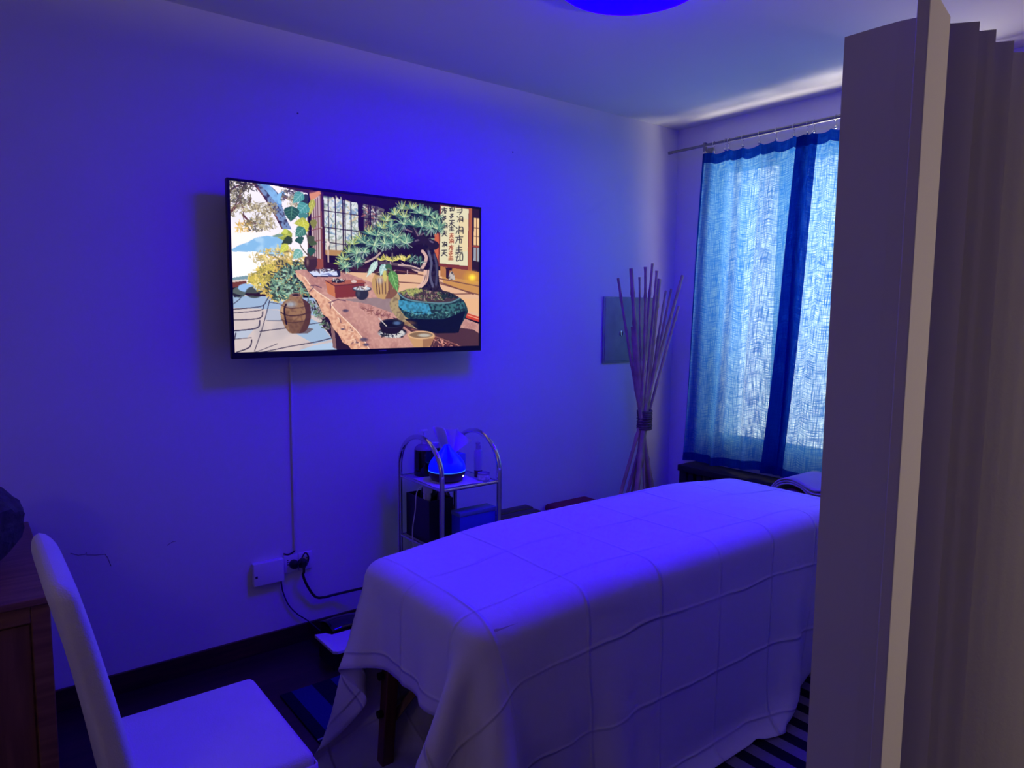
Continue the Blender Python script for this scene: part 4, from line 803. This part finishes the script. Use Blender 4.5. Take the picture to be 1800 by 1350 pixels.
P_, nx, ny, h_ = make_sheet()
SHM = bpy.data.materials.new('white cotton sheet'); SHM.use_nodes = True; t = SHM.node_tree; b = t.nodes['Principled BSDF']; b.inputs['Roughness'].default_value = .9; b.inputs['Specular IOR Level'].default_value = .15
N = t.nodes.new; L = t.links.new
uv = N('ShaderNodeUVMap'); uv.uv_map = 'UVMap'; sp_ = N('ShaderNodeSeparateXYZ'); L(uv.outputs[0], sp_.inputs[0])
wn = N('ShaderNodeTexNoise'); wn.inputs['Scale'].default_value = 3.0; wn.inputs['Detail'].default_value = 2; L(uv.outputs[0], wn.inputs['Vector'])
def M_(op, a, b_=None, c=None):
    n = N('ShaderNodeMath'); n.operation = op
    for i, q in enumerate((a, b_, c)):
        if q is None: continue
        if isinstance(q, (int, float)): n.inputs[i].default_value = q
        else: L(q, n.inputs[i])
    return n.outputs[0]
def crease(coord, period, off, width, wob):
    s_ = M_('ADD', coord, M_('MULTIPLY_ADD', wn.outputs['Fac'], wob, off)); f = M_('ABSOLUTE', M_('SUBTRACT', M_('FRACT', M_('DIVIDE', s_, period)), .5))   # 0 at the crease
    return M_('EXPONENT', M_('MULTIPLY', M_('POWER', M_('DIVIDE', f, width / period), 2.0), -1.0))
cu = crease(sp_.outputs[0], .30, .085, .0055, .03); cv = crease(sp_.outputs[1], .255, .03, .0055, .05)
mask = N('ShaderNodeTexNoise'); mask.inputs['Scale'].default_value = 2.4; L(uv.outputs[0], mask.inputs['Vector'])
fade = N('ShaderNodeMapRange'); fade.inputs['From Min'].default_value = .40; fade.inputs['From Max'].default_value = .62; L(mask.outputs['Fac'], fade.inputs['Value'])
hgt = M_('ADD', M_('MULTIPLY', cu, M_('MULTIPLY_ADD', fade.outputs[0], .7, .3)), M_('MULTIPLY', cv, M_('MULTIPLY_ADD', fade.outputs[0], .7, .25)))
wr = N('ShaderNodeTexNoise'); wr.inputs['Scale'].default_value = 7; wr.inputs['Detail'].default_value = 3; wr.inputs['Distortion'].default_value = .4; L(uv.outputs[0], wr.inputs['Vector'])
fz = N('ShaderNodeTexNoise'); fz.inputs['Scale'].default_value = 420; L(uv.outputs[0], fz.inputs['Vector'])
tot = M_('ADD', M_('MULTIPLY', hgt, .0075), M_('ADD', M_('MULTIPLY', wr.outputs['Fac'], .010), M_('MULTIPLY', fz.outputs['Fac'], .0006)))
bp = N('ShaderNodeBump'); bp.inputs['Strength'].default_value = 1; bp.inputs['Distance'].default_value = 1.0; L(tot, bp.inputs['Height']); L(bp.outputs[0], b.inputs['Normal'])
b.inputs['Base Color'].default_value = (.78, .77, .77, 1)
o = uvgrid('bed_sheet', lambda u, v: ((0, 0, 0), (u * (nx - 1) * h_, v * (ny - 1) * h_)), nx - 1, ny - 1, SHM)
co = P_.transpose(1, 0, 2).reshape(-1, 3).astype(np.float32); o.data.vertices.foreach_set('co', co.ravel()); o.data.update()
sb = o.modifiers.new('smooth', 'SUBSURF'); sb.levels = 1; sb.render_levels = 1
so = o.modifiers.new('thickness', 'SOLIDIFY'); so.thickness = .0015; so.offset = 0
tag(o, 'white cotton sheet with fold creases draped over the massage table', 'sheet')

# purple bolsters under a folded towel, on a low stand beyond the foot of the table
stn = thing('low_stand', 'low dark stand beyond the foot of the table carrying bolsters', 'stand', (3.33, 1.72, 0))
MB().rbox(-.17, -.30, .49, .17, .30, .52, .005).build('top', M_dark, stn)
for x in (-.14, .14):
    for y in (-.26, .26): MB().box(x - .02, y - .02, 0, x + .02, y + .02, .49).build('leg', M_dark, stn)
M_pur = mat('purple vinyl', (.13, .012, .19), .45)
for y, r, l in ((1.825, .078, 'purple bolster under the towel nearer the curtain side'), (1.645, .070, 'purple bolster half hidden by the folding divider')):
    k = MB().lathe([(0, -.15), (r - .02, -.15), (r, -.13), (r, .13), (r - .02, .15), (0, .15)], 28).build('bolster', M_pur); k.matrix_world = Matrix.Translation((3.31, y, .521 + r)) @ Matrix.Rotation(math.pi / 2, 4, 'Y'); tag(k, l, 'bolster', 'bolsters on the low stand')
tw = thing('folded_towel', 'pale grey folded towel draped over the purple bolsters', 'towel', (3.29, 0, 0))
base = [(1.928, .622), (1.910, .658), (1.875, .688), (1.825, .6995), (1.770, .688), (1.735, .664), (1.700, .656), (1.645, .662), (1.590, .655), (1.545, .62)]
M_tow = mat('grey towel', (.50, .47, .48), .95, bump=.4, bscale=300)
for k in range(3):
    pts = spline([(0, y + .003 * k, z + .004 + .011 * k + (.006 * k if 1.60 < y < 1.76 else 0)) for y, z in base], 6)
    def lay(u, v, pts=pts, k=k):
        p = pts[min(len(pts) - 1, int(round(v * (len(pts) - 1))))]; return (-.135 + .27 * u, p.y, p.z), (u, v)
    q_ = uvgrid('layer', lay, 6, len(pts) - 1, M_tow, tw); s_ = q_.modifiers.new('t', 'SOLIDIFY'); s_.thickness = .007; s_.offset = 0

# ------------------------------------------------------------------ cabinet with rock, slip covered chair
cab = thing('cabinet', 'brown pine cabinet with framed side at the left edge', 'cabinet', (-.36, 2.645, 0))
MB().rbox(-.53, -.415, .728, .535, .43, .750, .004).build('top', M_pine, cab)
MB().box(-.50, -.395, .05, .515, .425, .728).build('carcass', M_pine, cab)
cf = MB(); cf.box(.480, -.405, .05, .525, -.394, .728).box(-.50, -.405, .68, .480, -.394, .728).box(-.50, -.405, .05, -.455, -.394, .68).box(-.455, -.405, .05, .480, -.394, .11)
cf.build('front_frame', M_pine, cab, bevel=.003)
dr = MB().box(-.45, -.400, .115, .475, -.394, .675).build('panel', wood('pale knotty pine', (.14, .055, .03), (.22, .095, .05), .5, 'Z'), cab)
for x, z in ((.30, .60), (.36, .50), (.18, .49)): MB().tube([(x, -.3995, z), (x, -.4006, z)], .009, 12).build('knot', mat('dark wood knot', (.05, .018, .012), .6), dr)
MB().box(-.48, -.37, 0, .49, .40, .05).build('plinth', M_dark, cab)
# rock: faceted, irregular
b_ = bmesh.new(); bmesh.ops.create_icosphere(b_, subdivisions=4, radius=1)
rn = np.random.RandomState(6); nrm = [Vector(rn.normal(size=3)).normalized() for _ in range(16)]; dst = [rn.uniform(.68, .92) for _ in nrm]
from mathutils import noise as mn
for v in b_.verts:
    d = v.co.normalized(); r = min([dst[i] / max(.12, d.dot(n)) for i, n in enumerate(nrm) if d.dot(n) > .05] + [1.05]); r += .035 * mn.noise(d * 5) + .018 * mn.noise(d * 14); v.co = Vector((d.x * r * .16, d.y * r * .12, d.z * r * .125))
zmin = min(v.co.z for v in b_.verts)
for v in b_.verts: v.co.z -= zmin
me = bpy.data.meshes.new('rock'); b_.to_mesh(me); b_.free()
o = link('rock', me, mat('dark grey rough stone', (.055, .05, .055), .7, var=.55, scale=30, bump=.5, bscale=40)); o.location = (.0, 2.60, .7505); tag(o, 'dark rough rock standing on the cabinet top', 'rock')

ch = thing('dining_chair', 'chair in a white cotton slipcover beside the cabinet', 'chair', (.42, 1.80, 0))
def backfn(u, v):
    """closed loop section (u) swept up the back (v): rakes away from the seat, rounded top"""
    z = .40 + .590 * v; xc = -.172 - .085 * v - .030 * v * v; t_ = .031 - .003 * v; w_ = .222 - .006 * v
    if v > .93: q = (v - .93) / .07; f = math.sqrt(max(0, 1 - q * q)); t_ *= max(.02, f); w_ *= 1 - .09 * (1 - f)
    g = 2 * math.pi * u; c, s2 = math.cos(g), math.sin(g)
    return (xc + t_ * math.copysign(abs(c) ** .5, c), w_ * math.copysign(abs(s2) ** .22, s2), z), (u, v)
bk = uvgrid('backrest', backfn, 96, 90, M_slip, ch)
b_ = bmesh.new(); b_.from_mesh(bk.data); bmesh.ops.remove_doubles(b_, verts=b_.verts, dist=.0005); bmesh.ops.holes_fill(b_, edges=[e for e in b_.edges if e.is_boundary]); bmesh.ops.recalc_face_normals(b_, faces=b_.faces); b_.to_mesh(bk.data); b_.free()
MB().rbox(-.165, -.235, .385, .215, .230, .458, .022, 4).build('seat', M_slip, ch)
# skirt of the cover hanging under the seat
def skirt(u, v):
    P4 = [(-.185, -.236), (.216, -.236), (.216, .231), (-.185, .231)]; per = [.401, .467, .401, .467]; s_ = u * sum(per); k = 0
    while k < 3 and s_ > per[k]: s_ -= per[k]; k += 1
    a, c = P4[k], P4[(k + 1) % 4]; f = min(1, s_ / per[k]); x = a[0] + (c[0] - a[0]) * f; y = a[1] + (c[1] - a[1]) * f
    w = .010 * v * math.sin(u * 60) + .012 * v
    l_ = math.hypot(x - .015, y); return (x + (x - .015) / l_ * w, y + y / l_ * w, .43 - .33 * v), (u, v)
uvgrid('skirt', skirt, 120, 10, M_slip, ch).modifiers.new('t', 'SOLIDIFY').thickness = .003
for x in (-.15, .18):
    for y in (-.20, .19): MB().box(x - .018, y - .018, 0, x + .018, y + .018, .386).build('leg', M_dark, ch)
# tie seam of the cover on the top of the back
# ------------------------------------------------------------------ striped rug on the floor
def rug_mat():
    M = bpy.data.materials.new('striped woven rug'); M.use_nodes = True; t = M.node_tree; b = t.nodes['Principled BSDF']; b.inputs['Roughness'].default_value = .95; b.inputs['Specular IOR Level'].default_value = .1
    N = t.nodes.new; L = t.links.new; co = N('ShaderNodeTexCoord'); sp = N('ShaderNodeSeparateXYZ'); L(co.outputs['Object'], sp.inputs[0])
    wv = N('ShaderNodeTexNoise'); wv.inputs['Scale'].default_value = 6; L(co.outputs['Object'], wv.inputs['Vector'])
    def M_(op, a, b_=None, c=None):
        n = N('ShaderNodeMath'); n.operation = op
        for i, q in enumerate((a, b_, c)):
            if q is None: continue
            if isinstance(q, (int, float)): n.inputs[i].default_value = q
            else: L(q, n.inputs[i])
        return n.outputs[0]
    x, y = sp.outputs[0], sp.outputs[1]; yw = M_('MULTIPLY_ADD', wv.outputs['Fac'], .035, y)
    band = M_('LESS_THAN', M_('FRACT', M_('DIVIDE', M_('ADD', x, .01), .165)), .52)            # broad bands across
    band2 = M_('LESS_THAN', M_('FRACT', M_('DIVIDE', x, .110)), .50)
    thin = M_('LESS_THAN', M_('FRACT', M_('DIVIDE', yw, .066)), .15)
    def mixc(f, a, c):
        m = N('ShaderNodeMix'); m.data_type = 'RGBA'
        if isinstance(f, float): m.inputs[0].default_value = f
        else: L(f, m.inputs[0])
        for i, q in ((6, a), (7, c)):
            if isinstance(q, tuple): m.inputs[i].default_value = (*q, 1)
            else: L(q, m.inputs[i])
        return m.outputs[2]
    navy = (.006, .006, .022); blue = (.018, .024, .13); pale = (.24, .23, .30); grey = (.19, .17, .19)
    colA = mixc(band, navy, blue); colB = mixc(thin, navy, pale); colC = mixc(band2, (.010, .009, .018), grey)
    c1 = mixc(M_('GREATER_THAN', y, 2.30), colB, colA)                          # first field near the wall
    strip = M_('MULTIPLY', M_('GREATER_THAN', x, 1.385), M_('LESS_THAN', x, 1.56)); c2 = mixc(M_('MULTIPLY', strip, M_('LESS_THAN', y, 2.30)), c1, mixc(M_('LESS_THAN', M_('ABSOLUTE', M_('SUBTRACT', x, 1.465)), .008), grey, navy))
    c3 = mixc(M_('GREATER_THAN', x, 1.56), c2, colC); L(c3, b.inputs['Base Color'])
    fz = N('ShaderNodeTexNoise'); fz.inputs['Scale'].default_value = 150; L(co.outputs['Object'], fz.inputs['Vector']); bp = N('ShaderNodeBump'); bp.inputs['Strength'].default_value = .5; bp.inputs['Distance'].default_value = .005; L(fz.outputs['Fac'], bp.inputs['Height']); L(bp.outputs[0], b.inputs['Normal'])
    return M
o = MB().rbox(.935, .95, .0005, 3.0, 2.665, .008, .003, 2).build('rug', rug_mat()); tag(o, 'dark blue striped woven rug on the floor under the massage table', 'rug')

# white flat box on the floor at the head of the table, with a glossy black lid part
fb = thing('floor_box', 'flat white box on the dark floor by the wall, half behind sheet', 'box', (1.30, 2.84, 0))
M_fb = mat('white lacquered board', (.78, .78, .77), .3, var=.02)
k = MB(); k.prism([(-.122, -.135), (-.105, -.150), (.16, -.150), (.16, .015), (-.060, .015), (-.075, .045), (-.122, .060)], .085, .100); k.build('top', M_fb, fb, bevel=.003)
MB().prism([(-.105, -.12), (.15, -.12), (.15, .05), (-.105, .05)], 0, .086).build('base', M_black, fb)
bl = MB(); 
def blk(u, v):
    return (-.055 + .22 * u, .018 + .15 * v, .10 + .035 * math.sin(math.pi * (.12 + .86 * v)) * (.55 + .45 * math.sin(math.pi * min(1, .15 + u)))), (u, v)
q_ = uvgrid('black_lid', blk, 16, 12, mat('glossy black plastic', (.006, .006, .008), .08, coat=.5), fb); q_.modifiers.new('t', 'SOLIDIFY').thickness = .004
MB().box(-.05, .022, 0, .16, .165, .102).build('black_body', M_black, fb)
MB().tube([(-.02, -.115, .101), (-.005, -.07, .101)], .002, 6).build('slot', M_black, fb)

# ------------------------------------------------------------------ folding divider at the right edge
M_div = mat('off white divider vinyl', (.60, .58, .55), .7, var=.02, scale=3, bump=.04, bscale=120)
dv = thing('folding_divider', 'pale pleated folding divider standing at the right edge', 'room divider', (0, 0, 0))
ZT = 2.0
def leafpoly(p, th=.004):
    """thin upright board along the plan polyline p"""
    P = [Vector((a, c, 0)) for a, c in p]; Lf = []; Rt = []
    for i, q in enumerate(P):
        d = (P[min(i + 1, len(P) - 1)] - P[max(i - 1, 0)]).normalized(); n = Vector((-d.y, d.x, 0)) * th / 2; Lf.append((q + n)[:2]); Rt.append((q - n)[:2])
    return Lf + Rt[::-1]
def board(name, p, th=.004, z0=.012, z1=ZT):
    ring = leafpoly(p, th); return MB().prism([tuple(q) for q in ring], z0, z1).build(name, M_div, dv)
board('end_panel', [(1.2405, .656), (1.2405, .60), (1.2425, .567), (1.248, .545), (1.255, .527), (1.262, .513)], .006)
MB().prism([(1.134, .476), (1.1305, .493), (1.278, .523), (1.2815, .506)], .0, ZT).build('post', M_div, dv, bevel=.002)
front = [(1.342, .486), (1.400, .481)] + [(1.480 + .08 * k, .480) for k in range(25)]
back = [(1.262, .585), (1.325, .590), (1.385, .612)] + [(1.455 + .08 * k, .612) for k in range(24)]
for i, (a, c) in enumerate(zip(back, front)):
    board('pleat', [a, c]); 
    if i + 1 < len(back): board('pleat', [c, back[i + 1]])
